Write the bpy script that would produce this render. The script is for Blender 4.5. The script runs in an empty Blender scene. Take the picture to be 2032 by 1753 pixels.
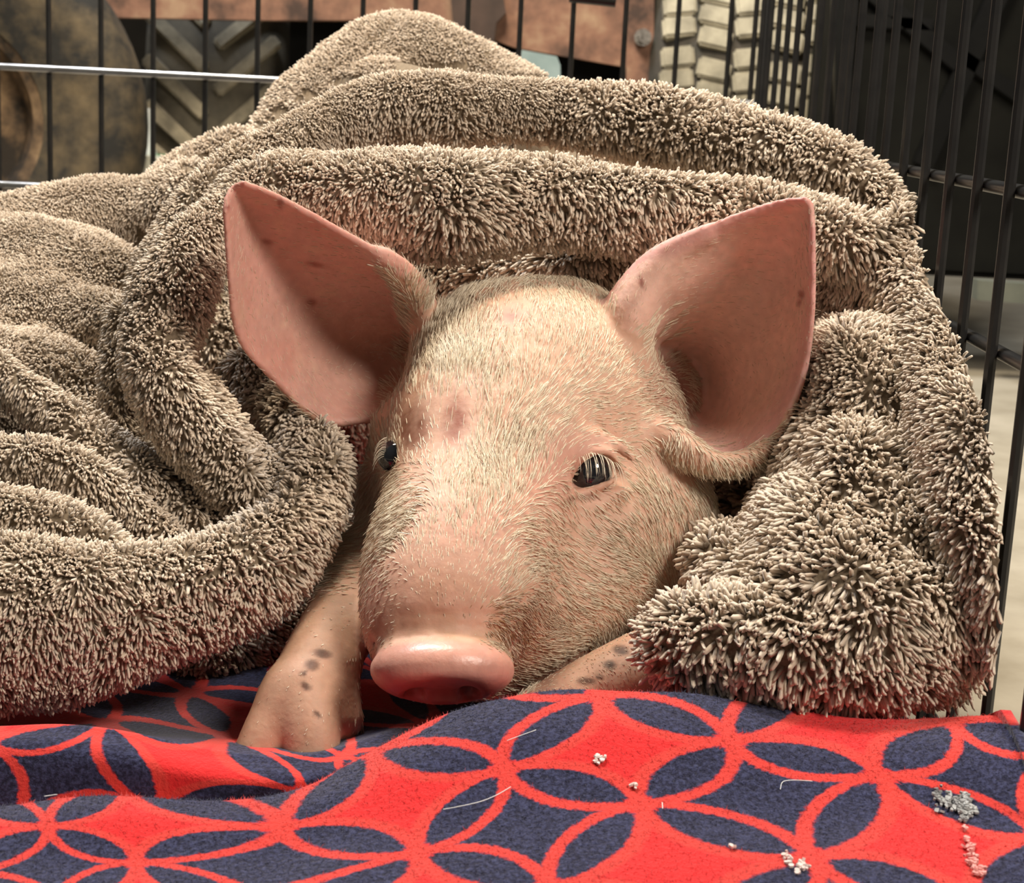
import bpy, math, random
import numpy as np
from mathutils import Vector, Matrix

rng = np.random.default_rng(7)
random.seed(7)

# ------------------------------------------------------------------ camera
W, H, F = 2032, 1753, 3200.0
PITCH, ROLL, CAMZ = math.radians(12), math.radians(2.8), 0.245
fwd = np.array([0, math.cos(PITCH), -math.sin(PITCH)])
up0 = np.array([0, math.sin(PITCH), math.cos(PITCH)])
x0 = np.array([1.0, 0, 0])
right = math.cos(ROLL) * x0 + math.sin(ROLL) * up0
upv = -math.sin(ROLL) * x0 + math.cos(ROLL) * up0
CAM = np.array([0, 0, CAMZ])


def P(px, py, d):
    """point of the world seen in pixel px,py at depth d"""
    return CAM + d * fwd + (px - W / 2) / F * d * right - (py - H / 2) / F * d * upv


def proj(pts):
    q = pts - CAM
    d = q @ fwd
    dd = np.maximum(d, 1e-3)
    return W / 2 + (q @ right) / dd * F, H / 2 - (q @ upv) / dd * F, d


scene = bpy.context.scene
cam_data = bpy.data.cameras.new('camera')
cam = bpy.data.objects.new('camera', cam_data)
scene.collection.objects.link(cam)
scene.camera = cam
cam_data.sensor_fit = 'HORIZONTAL'
cam_data.sensor_width = 36
cam_data.lens = F / W * 36
cam_data.clip_start = 0.01
M3 = Matrix((right, upv, -fwd)).transposed()
cam.matrix_world = Matrix.Translation(Vector(CAM)) @ M3.to_4x4()
cam_data.dof.use_dof = True
cam_data.dof.focus_distance = 0.56
cam_data.dof.aperture_fstop = 30

# ------------------------------------------------------------------ light
scene.view_settings.view_transform = 'Standard'
scene.view_settings.look = 'None'
scene.view_settings.exposure = 0.0
scene.view_settings.gamma = 1.0
scene.view_settings.use_curve_mapping = False
world = bpy.data.worlds.new('world')
scene.world = world
world.use_nodes = True
world.node_tree.nodes['Background'].inputs[0].default_value = (0.9, 0.86, 0.8, 1)
world.node_tree.nodes['Background'].inputs[1].default_value = 0.10


def area(name, loc, target, size, power, col):
    l = bpy.data.lights.new(name, 'AREA')
    l.shape = 'DISK'
    l.size = size
    l.energy = power
    l.color = col
    o = bpy.data.objects.new(name, l)
    scene.collection.objects.link(o)
    o.location = loc
    o.rotation_euler = (Vector(target) - Vector(loc)).to_track_quat('-Z', 'Y').to_euler()
    return o


area('garage_lamp', (0.60, 0.0, 0.86), (0.02, 0.56, 0.1), 0.34, 13.5, (1.0, 0.90, 0.79))
area('ceiling_lamp', (-0.65, 1.30, 1.8), (-0.1, 0.8, 0.1), 0.45, 34, (0.90, 0.94, 1.0))
area('background_fill', (-0.15, 0.9, 1.25), (-0.1, 1.8, 0.15), 0.35, 26, (1.0, 0.88, 0.7))  # added fill light that brightens the things behind the crate


# ------------------------------------------------------------------ helpers
def link(o, parent=None):
    scene.collection.objects.link(o)
    if parent is not None:
        o.parent = parent
    return o


def tag(o, label=None, cat=None, group=None, kind=None):
    if label: o['label'] = label
    if cat: o['category'] = cat
    if group: o['group'] = group
    if kind: o['kind'] = kind
    return o


def mesh_from(name, verts, faces, mat=None, parent=None, smooth=True, colors=None, uvs=None):
    """faces: (n,3) or (n,4) int array"""
    verts = np.asarray(verts, dtype=np.float32)
    faces = np.asarray(faces, dtype=np.int32)
    k = faces.shape[1]
    me = bpy.data.meshes.new(name)
    me.vertices.add(len(verts))
    me.vertices.foreach_set('co', verts.ravel())
    me.loops.add(faces.size)
    me.loops.foreach_set('vertex_index', faces.ravel())
    me.polygons.add(len(faces))
    me.polygons.foreach_set('loop_start', np.arange(len(faces), dtype=np.int32) * k)
    me.polygons.foreach_set('loop_total', np.full(len(faces), k, dtype=np.int32))
    me.update(calc_edges=True)
    me.validate()
    if smooth:
        me.polygons.foreach_set('use_smooth', np.ones(len(me.polygons), dtype=bool))
    if colors is not None:
        a = me.color_attributes.new('tint', 'FLOAT_COLOR', 'POINT')
        c = np.ones((len(verts), 4), dtype=np.float32)
        c[:, :colors.shape[1]] = colors
        a.data.foreach_set('color', c.ravel())
    if uvs is not None:
        a = me.attributes.new('cloth', 'FLOAT_VECTOR', 'POINT')
        c = np.zeros((len(verts), 3), dtype=np.float32)
        c[:, :2] = uvs
        a.data.foreach_set('vector', c.ravel())
    if mat: me.materials.append(mat)
    o = bpy.data.objects.new(name, me)
    return link(o, parent)


class MB:
    """collects simple solids for one mesh object"""
    def __init__(s):
        s.v = []; s.f = []

    def add(s, v, f):
        b = len(s.v)
        s.v += [tuple(map(float, q)) for q in v]
        s.f += [tuple(i + b for i in q) for q in f]

    def box(s, c, h, rot=None, bev=0.0):
        R = np.eye(3) if rot is None else np.array(rot)
        c = np.array(c, float)
        if bev <= 0:
            v = [c + R @ (np.array([x, y, z]) * np.array(h)) for x in (-1, 1) for y in (-1, 1) for z in (-1, 1)]
            s.add(v, [(0, 1, 3, 2), (4, 6, 7, 5), (0, 4, 5, 1), (2, 3, 7, 6), (0, 2, 6, 4), (1, 5, 7, 3)])
            return
        import bmesh
        bm = bmesh.new()
        bmesh.ops.create_cube(bm, size=2)
        for q in bm.verts: q.co = Vector([q.co[i] * h[i] for i in range(3)])
        bmesh.ops.bevel(bm, geom=bm.edges[:], offset=bev, segments=2, affect='EDGES')
        bm.verts.index_update()
        s.add([c + R @ np.array(q.co) for q in bm.verts], [tuple(q.index for q in f.verts) for f in bm.faces])
        bm.free()

    def tube(s, pts, r, n=10, caps=True):
        pts = [np.array(p, float) for p in pts]
        rr = r if hasattr(r, '__len__') else [r] * len(pts)
        v = []; f = []
        ref = None
        for i, p in enumerate(pts):
            t = pts[min(i + 1, len(pts) - 1)] - pts[max(i - 1, 0)]
            t /= np.linalg.norm(t) + 1e-12
            if ref is None:
                ref = np.cross(t, [0.3, 0.5, 0.8]); ref /= np.linalg.norm(ref)
            a = ref - t * (ref @ t); a /= np.linalg.norm(a); b = np.cross(t, a); ref = a
            for k in range(n):
                an = 2 * math.pi * k / n
                v.append(p + rr[i] * (math.cos(an) * a + math.sin(an) * b))
        for i in range(len(pts) - 1):
            for k in range(n):
                k2 = (k + 1) % n
                f.append((i * n + k, i * n + k2, (i + 1) * n + k2, (i + 1) * n + k))
        if caps:
            f.append(tuple(range(n))[::-1]); f.append(tuple((len(pts) - 1) * n + k for k in range(n)))
        s.add(v, f)

    def build(s, name, mat, parent=None, smooth=True):
        me = bpy.data.meshes.new(name)
        me.from_pydata(s.v, [], s.f)
        me.update()
        if smooth:
            me.polygons.foreach_set('use_smooth', np.ones(len(me.polygons), dtype=bool))
            me.set_sharp_from_angle(angle=math.radians(40))
        me.materials.append(mat)
        return link(bpy.data.objects.new(name, me), parent)


def empty(name, loc=(0, 0, 0)):
    o = bpy.data.objects.new(name, None)
    o.empty_display_size = 0.02
    o.location = loc
    link(o)
    return o


def keep_world(o, root):
    """parent a mesh built in world space to an Empty that stands elsewhere"""
    o.parent = root
    o.matrix_parent_inverse = Matrix.Translation(root.location).inverted()
    return o


def crom(pts, n):
    """Catmull-Rom through pts (k,dim), n samples"""
    pts = np.array(pts, float)
    k = len(pts)
    t = np.linspace(0, k - 1, n)
    i = np.minimum(t.astype(int), k - 2)
    u = (t - i)[:, None]
    p1 = pts[i]; p2 = pts[i + 1]
    p0 = np.where((i > 0)[:, None], pts[np.maximum(i - 1, 0)], 2 * p1 - p2)
    p3 = np.where((i < k - 2)[:, None], pts[np.minimum(i + 2, k - 1)], 2 * p2 - p1)
    return 0.5 * (2 * p1 + (p2 - p0) * u + (2 * p0 - 5 * p1 + 4 * p2 - p3) * u ** 2 + (3 * p1 - p0 - 3 * p2 + p3) * u ** 3)


def vnoise(pts, scale, seed, comps=1):
    """smooth value noise in numpy, -1..1"""
    g = np.random.default_rng(seed).uniform(-1, 1, (32, 32, 32, comps)).astype(np.float32)
    q = pts / scale
    i = np.floor(q).astype(int)
    u = q - i
    u = u * u * (3 - 2 * u)
    i &= 31
    j = (i + 1) & 31
    out = 0
    for a in (0, 1):
        for b in (0, 1):
            for c in (0, 1):
                w = (u[..., 0] if a else 1 - u[..., 0]) * (u[..., 1] if b else 1 - u[..., 1]) * (u[..., 2] if c else 1 - u[..., 2])
                out = out + w[..., None] * g[(j if a else i)[..., 0], (j if b else i)[..., 1], (j if c else i)[..., 2]]
    return out


# --- distance field grid with surface nets
class Field:
    def __init__(s, lo, hi, h):
        s.lo = np.array(lo, float); s.h = h
        s.n = np.ceil((np.array(hi) - s.lo) / h).astype(int) + 1
        s.f = np.full(s.n, 0.05, dtype=np.float32)
        s.ax = [(s.lo[i] + h * np.arange(s.n[i])).astype(np.float32) for i in range(3)]

    def region(s, lo, hi, m):
        a = np.clip(np.floor((lo - m - s.lo) / s.h).astype(int), 0, s.n)
        b = np.clip(np.ceil((hi + m - s.lo) / s.h).astype(int) + 1, 0, s.n)
        return tuple(slice(a[i], b[i]) for i in range(3))

    def coords(s, sl):
        return np.meshgrid(*[s.ax[i][sl[i]] for i in range(3)], indexing='ij', sparse=True)

    def merge(s, sl, d, k, op='add'):
        cur = s.f[sl]
        if op == 'add':
            if k > 0:
                hh = np.clip(0.5 + 0.5 * (cur - d) / k, 0, 1)
                s.f[sl] = cur + (d - cur) * hh - k * hh * (1 - hh)
            else:
                s.f[sl] = np.minimum(cur, d)
        else:
            hh = np.clip(0.5 - 0.5 * (cur + d) / k, 0, 1)
            s.f[sl] = cur + (-d - cur) * hh + k * hh * (1 - hh)

    def chain(s, pts, rad, k=0.004, op='add', m=0.02):
        pts = np.array(pts, float); rad = np.array(rad, float)
        if len(pts) == 1:
            pts = np.vstack([pts, pts + 1e-5]); rad = np.append(rad, rad)
        R = rad.max()
        sl = s.region(pts.min(0) - R, pts.max(0) + R, m)
        X, Y, Z = s.coords(sl)
        best = np.full(s.f[sl].shape, 0.06, dtype=np.float32)
        if best.size == 0: return
        off = [q.start for q in sl]
        for i in range(len(pts) - 1):
            a, b = pts[i], pts[i + 1]
            r = max(rad[i], rad[i + 1])
            s2 = s.region(np.minimum(a, b) - r, np.maximum(a, b) + r, m)
            x, y, z = s.coords(s2)
            ab = b - a
            L = float(ab @ ab) + 1e-12
            t = np.clip(((x - a[0]) * ab[0] + (y - a[1]) * ab[1] + (z - a[2]) * ab[2]) / L, 0, 1)
            d = np.sqrt((x - a[0] - t * ab[0]) ** 2 + (y - a[1] - t * ab[1]) ** 2 + (z - a[2] - t * ab[2]) ** 2) - (rad[i] + (rad[i + 1] - rad[i]) * t)
            l2 = tuple(slice(s2[q].start - off[q], s2[q].stop - off[q]) for q in range(3))
            if best[l2].shape == d.shape:
                best[l2] = np.minimum(best[l2], d)
        s.merge(sl, best, k, op)

    def ellipsoid(s, c, radii, axes=None, k=0.004, op='add', m=0.02):
        c = np.array(c); R = max(radii)
        sl = s.region(c - R, c + R, m)
        X, Y, Z = s.coords(sl)
        A = np.eye(3) if axes is None else np.array(axes)
        q = [((X - c[0]) * A[i][0] + (Y - c[1]) * A[i][1] + (Z - c[2]) * A[i][2]) for i in range(3)]
        k0 = np.sqrt(sum((q[i] / radii[i]) ** 2 for i in range(3)))
        k1 = np.sqrt(sum((q[i] / radii[i] ** 2) ** 2 for i in range(3))) + 1e-6
        s.merge(sl, (k0 * (k0 - 1) / k1).astype(np.float32), k, op)

    def sheet(s, pts, thick, k, K=7):
        """union with a thin sheet given by dense samples and half thickness"""
        tmp = np.full(s.n, 0.05, dtype=np.float32)
        base = np.round((pts - s.lo) / s.h).astype(int)
        flat = tmp.ravel()
        st = (s.n[1] * s.n[2], s.n[2], 1)
        rngk = range(-K, K + 1)
        for a in rngk:
            for b in rngk:
                for c in rngk:
                    if a * a + b * b + c * c > K * K: continue
                    idx = base + np.array([a, b, c])
                    ok = ((idx >= 0) & (idx < s.n)).all(1)
                    ii = idx[ok]
                    d = np.sqrt((((s.lo + ii * s.h) - pts[ok]) ** 2).sum(1)) - thick[ok]
                    fi = ii[:, 0] * st[0] + ii[:, 1] * st[1] + ii[:, 2]
                    o = np.argsort(-d)
                    fi = fi[o]; d = d[o].astype(np.float32)
                    sel = flat[fi] > d
                    flat[fi[sel]] = d[sel]        # last write wins = smallest
        sl = (slice(None),) * 3
        s.merge(sl, tmp, k)

    def sample(s, p):
        q = (np.asarray(p) - s.lo) / s.h
        q = np.clip(q, 0, s.n - 1.001)
        i = q.astype(int); u = q - i
        out = 0
        for a in (0, 1):
            for b in (0, 1):
                for c in (0, 1):
                    w = (u[..., 0] if a else 1 - u[..., 0]) * (u[..., 1] if b else 1 - u[..., 1]) * (u[..., 2] if c else 1 - u[..., 2])
                    out = out + w * s.f[i[..., 0] + a, i[..., 1] + b, i[..., 2] + c]
        return out

    def depth(s, px, py, d0=0.44, d1=0.95):
        ds = np.arange(d0, d1, 0.0005)
        v = s.sample(np.array([P(px, py, d) for d in ds]))
        w = np.nonzero(v < 0)[0]
        return float(ds[w[0]]) if len(w) else None

    def mesh(s):
        f = s.f; n = s.n
        ins = f < 0
        c = np.zeros(n - 1, dtype=np.int16)
        for a in (0, 1):
            for b in (0, 1):
                for d in (0, 1):
                    c += ins[a:n[0] - 1 + a, b:n[1] - 1 + b, d:n[2] - 1 + d]
        cells = np.argwhere((c > 0) & (c < 8))
        idm = np.full(n - 1, -1, dtype=np.int32)
        idm[cells[:, 0], cells[:, 1], cells[:, 2]] = np.arange(len(cells))
        acc = np.zeros((len(cells), 3)); cnt = np.zeros(len(cells))
        corners = [(a, b, d) for a in (0, 1) for b in (0, 1) for d in (0, 1)]
        for i, A in enumerate(corners):
            for B in corners[i + 1:]:
                if sum(abs(A[q] - B[q]) for q in range(3)) != 1: continue
                fa = f[cells[:, 0] + A[0], cells[:, 1] + A[1], cells[:, 2] + A[2]]
                fb = f[cells[:, 0] + B[0], cells[:, 1] + B[1], cells[:, 2] + B[2]]
                m = (fa < 0) != (fb < 0)
                t = np.where(m, fa / np.where(m, fa - fb, 1), 0)
                p = np.array(A) + t[:, None] * (np.array(B) - np.array(A))
                acc += p * m[:, None]; cnt += m
        v = s.lo + s.h * (cells + acc / cnt[:, None])
        quads = []
        for ax in range(3):
            o1, o2 = [(1, 2), (2, 0), (0, 1)][ax]
            sh = [slice(1, n[q] - 1) for q in range(3)]
            A = ins[tuple(slice(0, n[q] - 1) for q in range(3))]
            e = [slice(0, n[q] - 1) for q in range(3)]
            e2 = list(e); e2[ax] = slice(1, n[ax])
            df = ins[tuple(e)] != ins[tuple(e2)]
            ed = np.argwhere(df)
            ed = ed[(ed[:, o1] > 0) & (ed[:, o2] > 0)]
            fl = ins[ed[:, 0], ed[:, 1], ed[:, 2]]
            def g(d1, d2):
                w = ed.copy(); w[:, o1] -= d1; w[:, o2] -= d2
                return idm[w[:, 0], w[:, 1], w[:, 2]]
            q = np.stack([g(1, 1), g(0, 1), g(0, 0), g(1, 0)], 1)
            q[~fl] = q[~fl][:, ::-1]
            quads.append(q)
        quads = np.vstack(quads)
        quads = quads[(quads >= 0).all(1)]
        return v, quads


def vert_normals(v, q):
    a = v[q[:, 2]] - v[q[:, 0]]; b = v[q[:, 3]] - v[q[:, 1]]
    fn = np.cross(a, b)
    n = np.zeros_like(v)
    for i in range(4): np.add.at(n, q[:, i], fn)
    return n / (np.linalg.norm(n, axis=1, keepdims=True) + 1e-12)


def relax(v, q, it=2, lam=0.5, w=None):
    e = np.vstack([q[:, [0, 1]], q[:, [1, 2]], q[:, [2, 3]], q[:, [3, 0]]])
    for _ in range(it):
        acc = np.zeros_like(v); cnt = np.zeros(len(v))
        for a, b in ((0, 1), (1, 0)):
            for c in range(3):
                acc[:, c] += np.bincount(e[:, a], v[e[:, b], c], len(v))
            cnt += np.bincount(e[:, a], minlength=len(v))
        d = acc / np.maximum(cnt, 1)[:, None] - v
        v = v + lam * d * (1 if w is None else w[:, None])
    return v


def strands(name, p0, dirs, bend, L, r, tint, mat, parent, rings=3, prof=(0.8, 1.0, 0.75), tip=True, sides=3):
    """thousands of small tapering strands as one mesh"""
    n = len(p0)
    a = np.cross(dirs, rng.normal(size=dirs.shape)); a /= np.linalg.norm(a, axis=1, keepdims=True) + 1e-9
    b = np.cross(dirs, a)
    V = []; C = []
    ts = np.linspace(0, 0.88, rings)
    for k, t in enumerate(ts):
        c = p0 + dirs * (L * t)[:, None] + bend * (L * t * t)[:, None]
        for j in range(sides):
            an = 2 * math.pi * j / sides
            V.append(c + (math.cos(an) * a + math.sin(an) * b) * (r * prof[k])[:, None])
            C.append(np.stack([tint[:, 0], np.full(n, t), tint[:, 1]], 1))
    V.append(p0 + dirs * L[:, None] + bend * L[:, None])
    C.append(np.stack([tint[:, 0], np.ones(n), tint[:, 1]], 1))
    m = rings * sides + 1
    V = np.stack(V, 1).reshape(-1, 3); C = np.stack(C, 1).reshape(-1, 3)
    T = []
    for k in range(rings - 1):
        for j in range(sides):
            j2 = (j + 1) % sides
            A, B, Cc, D = k * sides + j, k * sides + j2, (k + 1) * sides + j2, (k + 1) * sides + j
            T += [(A, B, Cc), (A, Cc, D)]
    for j in range(sides):
        T.append(((rings - 1) * sides + j, (rings - 1) * sides + (j + 1) % sides, rings * sides))
    T = (np.arange(n)[:, None, None] * m + np.array(T)[None]).reshape(-1, 3)
    o = mesh_from(name, V, T, mat, parent, True, C)
    o['kind'] = 'stuff'
    return o


def scatter(v, q, n, weight=None):
    """random points on a quad mesh: positions, face index, (weights per face)"""
    a = v[q[:, 0]]; b = v[q[:, 1]]; c = v[q[:, 2]]; d = v[q[:, 3]]
    ar = 0.5 * np.linalg.norm(np.cross(c - a, d - b), axis=1)
    if weight is not None: ar = ar * weight
    cs = np.cumsum(ar)
    f = np.searchsorted(cs, rng.uniform(0, cs[-1], n))
    s = rng.uniform(size=(n, 1)); t = rng.uniform(size=(n, 1))
    p = (a[f] * (1 - s) + b[f] * s) * (1 - t) + (d[f] * (1 - s) + c[f] * s) * t
    return p, f, s, t


def qlerp(arr, q, f, s, t):
    return (arr[q[f, 0]] * (1 - s) + arr[q[f, 1]] * s) * (1 - t) + (arr[q[f, 3]] * (1 - s) + arr[q[f, 2]] * s) * t


def idw(px, py, ctrl, power=3, soft=40):
    """interpolate values of (x,y,val...) control points"""
    c = np.array(ctrl, float)
    d = np.sqrt((px[:, None] - c[None, :, 0]) ** 2 + (py[:, None] - c[None, :, 1]) ** 2 + soft ** 2)
    w = d ** -power
    w /= w.sum(1, keepdims=True)
    return w @ c[:, 2:]


# ------------------------------------------------------------------ materials
class NT:
    def __init__(s, name):
        s.m = bpy.data.materials.new(name)
        s.m.use_nodes = True
        s.t = s.m.node_tree
        s.b = s.t.nodes['Principled BSDF']

    def n(s, typ, **kw):
        o = s.t.nodes.new(typ)
        for k, v in kw.items():
            if k.startswith('i_'):
                key = k[2:]
                o.inputs[int(key) if key.isdigit() else key].default_value = v
            else: setattr(o, k, v)
        return o

    def l(s, a, b): s.t.links.new(a, b)

    def math(s, op, a, b=None, c=None, clamp=False):
        o = s.t.nodes.new('ShaderNodeMath'); o.operation = op; o.use_clamp = clamp
        for i, v in enumerate((a, b, c)):
            if v is None: continue
            if isinstance(v, (int, float)): o.inputs[i].default_value = v
            else: s.l(v, o.inputs[i])
        return o.outputs[0]

    def mix(s, f, a, b):
        o = s.t.nodes.new('ShaderNodeMix'); o.data_type = 'RGBA'
        for i, v in ((0, f), (6, a), (7, b)):
            if isinstance(v, (int, float)): o.inputs[i].default_value = v
            elif isinstance(v, tuple): o.inputs[i].default_value = v + (1,) if len(v) == 3 else v
            else: s.l(v, o.inputs[i])
        return o.outputs[2]

    def ramp(s, f, stops):
        o = s.t.nodes.new('ShaderNodeValToRGB')
        e = o.color_ramp.elements
        while len(e) < len(stops): e.new(0.5)
        for i, (p, c) in enumerate(stops):
            e[i].position = p; e[i].color = c + (1,) if len(c) == 3 else c
        s.l(f, o.inputs[0])
        return o.outputs[0]

    def noise(s, scale, detail=4, vec=None, rough=0.5, dist=0.0):
        o = s.n('ShaderNodeTexNoise', i_Scale=scale, i_Detail=detail, i_Roughness=rough, i_Distortion=dist)
        if vec is None:
            vec = s.n('ShaderNodeTexCoord').outputs['Object']
        s.l(vec, o.inputs['Vector'])
        return o.outputs[0]

    def bump(s, h, strength, dist):
        o = s.n('ShaderNodeBump', i_Strength=strength, i_Distance=dist)
        s.l(h, o.inputs['Height'])
        s.l(o.outputs[0], s.b.inputs['Normal'])

    def set(s, **kw):
        for k, v in kw.items():
            key = k.replace('_', ' ')
            if isinstance(v, tuple) and len(v) == 3 and 'Radius' not in key: v = v + (1,)
            s.b.inputs[key].default_value = v
        return s


def noisy(name, c1, c2, scale, rough=0.8, bump=0.3, bd=0.002, metallic=0.0, detail=6, lo=0.35, hi=0.65, c3=None):
    m = NT(name)
    nz = m.noise(scale, detail, rough=0.6)
    col = m.ramp(nz, [(lo, c1), (hi, c2)] if c3 is None else [(lo, c1), ((lo + hi) / 2, c2), (hi, c3)])
    m.l(col, m.b.inputs['Base Color'])
    m.set(Roughness=rough, Metallic=metallic)
    if bump: m.bump(m.noise(scale * 3, 5), bump, bd)
    return m.m


# blanket pile
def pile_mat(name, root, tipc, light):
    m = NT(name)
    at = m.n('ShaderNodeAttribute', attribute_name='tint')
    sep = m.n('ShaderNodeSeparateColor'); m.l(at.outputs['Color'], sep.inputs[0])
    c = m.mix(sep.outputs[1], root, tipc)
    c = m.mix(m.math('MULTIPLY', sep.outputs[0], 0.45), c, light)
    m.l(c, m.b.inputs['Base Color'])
    m.set(Roughness=0.62)
    m.b.inputs['Sheen Weight'].default_value = 0.25
    m.b.inputs['Sheen Roughness'].default_value = 0.4
    m.b.inputs['Specular IOR Level'].default_value = 0.15
    return m.m


MAT_PILE = pile_mat('plush_pile', (0.20, 0.140, 0.090), (0.66, 0.535, 0.410), (0.84, 0.75, 0.62))  # root colour darkened to put the shade between tufts into the pile
m = NT('plush_ground'); m.l(m.ramp(m.noise(900, 3), [(0.3, (0.13, 0.095, 0.06)), (0.7, (0.24, 0.185, 0.125))]), m.b.inputs['Base Color']); m.set(Roughness=1.0)
MAT_GROUND = m.m  # ground tone darkened, the shade of the crevices put into its colour

# skin
m = NT('piglet_skin')
at = m.n('ShaderNodeAttribute', attribute_name='tint')
nz = m.noise(260, 5); nz2 = m.noise(60, 4)
c = m.mix(m.math('MULTIPLY', m.ramp(nz, [(0.35, (0, 0, 0)), (0.75, (1, 1, 1))]), 0.22), at.outputs['Color'], (0.50, 0.22, 0.15))
m.l(c, m.b.inputs['Base Color'])
m.set(Roughness=0.5)
m.b.inputs['Subsurface Weight'].default_value = 0.3
m.b.inputs['Subsurface Radius'].default_value = (1.0, 0.35, 0.2)
m.b.inputs['Subsurface Scale'].default_value = 0.004
m.bump(m.noise(420, 4), 0.35, 0.0006)
rgh = m.n('ShaderNodeMapRange', i_1=0.0, i_2=1.0, i_3=0.62, i_4=0.36)
m.l(at.outputs['Alpha'], rgh.inputs[0]); m.l(rgh.outputs[0], m.b.inputs['Roughness'])
MAT_SKIN = m.m

m = NT('piglet_hair')
at = m.n('ShaderNodeAttribute', attribute_name='tint')
sep = m.n('ShaderNodeSeparateColor'); m.l(at.outputs['Color'], sep.inputs[0])
c = m.mix(sep.outputs[0], (0.64, 0.51, 0.36), (0.88, 0.79, 0.62))
c = m.mix(sep.outputs[2], c, (0.30, 0.15, 0.055))
m.l(c, m.b.inputs['Base Color']); m.set(Roughness=0.45)
MAT_HAIR = m.m

m = NT('eye_wet'); m.set(Base_Color=(0.012, 0.014, 0.018), Roughness=0.06); m.b.inputs['Coat Weight'].default_value = 0.6
MAT_EYE = m.m

MAT_WIRE = noisy('black_enamel_wire', (0.010, 0.010, 0.010), (0.018, 0.017, 0.016), 60, 0.3, 0.1, 0.0003)
MAT_GLINT = noisy('pale_glint_wire', (0.35, 0.34, 0.33), (0.5, 0.5, 0.5), 60, 0.28, 0.0, metallic=0.9)  # pale metal colour stands in for bright glints on the black wire
MAT_CONC = noisy('concrete', (0.30, 0.26, 0.19), (0.45, 0.40, 0.31), 14, 0.9, 0.3, 0.002, lo=0.3, hi=0.7)
MAT_DARKWALL = noisy('dark_wall', (0.02, 0.018, 0.014), (0.035, 0.03, 0.024), 5, 0.9, 0.1)
MAT_RUST = noisy('rusty_painted_steel', (0.045, 0.024, 0.016), (0.21, 0.105, 0.065), 22, 0.8, 0.4, 0.001, lo=0.34, hi=0.74, c3=(0.34, 0.23, 0.14))
MAT_RUBBER = noisy('dusty_rubber', (0.05, 0.045, 0.035), (0.14, 0.12, 0.085), 18, 0.8, 0.3)
MAT_RUBBER2 = noisy('muddy_rubber', (0.012, 0.011, 0.009), (0.13, 0.095, 0.05), 22, 0.85, 0.4, lo=0.42, hi=0.7)
MAT_TAN = noisy('tan_dusty_rubber', (0.20, 0.18, 0.13), (0.42, 0.38, 0.28), 30, 0.85, 0.3)
MAT_TANBASE = noisy('dark_groove_rubber', (0.03, 0.028, 0.02), (0.06, 0.05, 0.04), 30, 0.9, 0.2)
MAT_PANEL = noisy('dark_plastic', (0.004, 0.004, 0.0035), (0.009, 0.009, 0.0075), 9, 0.7, 0.15)
MAT_PANEL2 = noisy('black_plastic', (0.003, 0.003, 0.003), (0.006, 0.006, 0.0055), 9, 0.4, 0.15)
for q_ in (MAT_PANEL, MAT_PANEL2): q_.node_tree.nodes['Principled BSDF'].inputs['Specular IOR Level'].default_value = 0.08
MAT_WHITE = noisy('white_plastic', (0.45, 0.48, 0.45), (0.6, 0.62, 0.6), 20, 0.5, 0.0)
MAT_GREEN = noisy('green_plastic', (0.03, 0.14, 0.05), (0.05, 0.2, 0.08), 20, 0.5, 0.0)
MAT_BLUE = noisy('pale_blue_cloth', (0.2, 0.27, 0.27), (0.28, 0.36, 0.36), 20, 0.5, 0.0)
MAT_BOX = noisy('pale_card', (0.36, 0.36, 0.29), (0.46, 0.45, 0.37), 20, 0.8, 0.0)
MAT_STEEL = noisy('bolt_steel', (0.1, 0.09, 0.08), (0.3, 0.28, 0.25), 80, 0.4, 0.2, metallic=0.8)
MAT_TRAY = noisy('tray_plastic', (0.012, 0.012, 0.012), (0.02, 0.02, 0.02), 30, 0.5, 0.1)

# fleece print
m = NT('printed_fleece')
at = m.n('ShaderNodeAttribute', attribute_name='cloth')
nzv = m.n('ShaderNodeTexNoise', i_Scale=26.0, i_Detail=3.0); m.l(at.outputs['Vector'], nzv.inputs['Vector'])
vs = m.n('ShaderNodeVectorMath', operation='SUBTRACT'); m.l(nzv.outputs['Color'], vs.inputs[0]); vs.inputs[1].default_value = (0.5, 0.5, 0.5)
vm = m.n('ShaderNodeVectorMath', operation='SCALE', i_Scale=0.055); m.l(vs.outputs[0], vm.inputs[0])
va = m.n('ShaderNodeVectorMath', operation='ADD'); m.l(at.outputs['Vector'], va.inputs[0]); m.l(vm.outputs[0], va.inputs[1])
sx = m.n('ShaderNodeSeparateXYZ'); m.l(va.outputs[0], sx.inputs[0])
U, V_ = sx.outputs[0], sx.outputs[1]
fu, fv = m.math('FLOOR', U), m.math('FLOOR', V_)
qx = m.math('ABSOLUTE', m.math('SUBTRACT', m.math('SUBTRACT', U, fu), 0.5))
qy = m.math('ABSOLUTE', m.math('SUBTRACT', m.math('SUBTRACT', V_, fv), 0.5))
mx = m.math('MAXIMUM', qx, qy); mn = m.math('MINIMUM', qx, qy)
ox = m.math('SUBTRACT', 1.0, mx)
dist = m.math('SQRT', m.math('ADD', m.math('MULTIPLY', ox, ox), m.math('MULTIPLY', mn, mn)))
par = m.math('ABSOLUTE', m.math('MODULO', m.math('ADD', m.math('ADD', fu, fv), 100.0), 2.0))   # 0 red, 1 navy cell
def soft(v, a, b):
    o = m.n('ShaderNodeMapRange', i_1=a, i_2=b, i_3=0.0, i_4=1.0, interpolation_type='SMOOTHSTEP'); m.l(v, o.inputs[0]); return o.outputs[0]
own = m.math('SQRT', m.math('ADD', m.math('MULTIPLY', mx, mx), m.math('MULTIPLY', mn, mn)))   # distance to this cell's circle centre
petal = m.math('SUBTRACT', 1.0, soft(dist, 0.642, 0.670))
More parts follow.
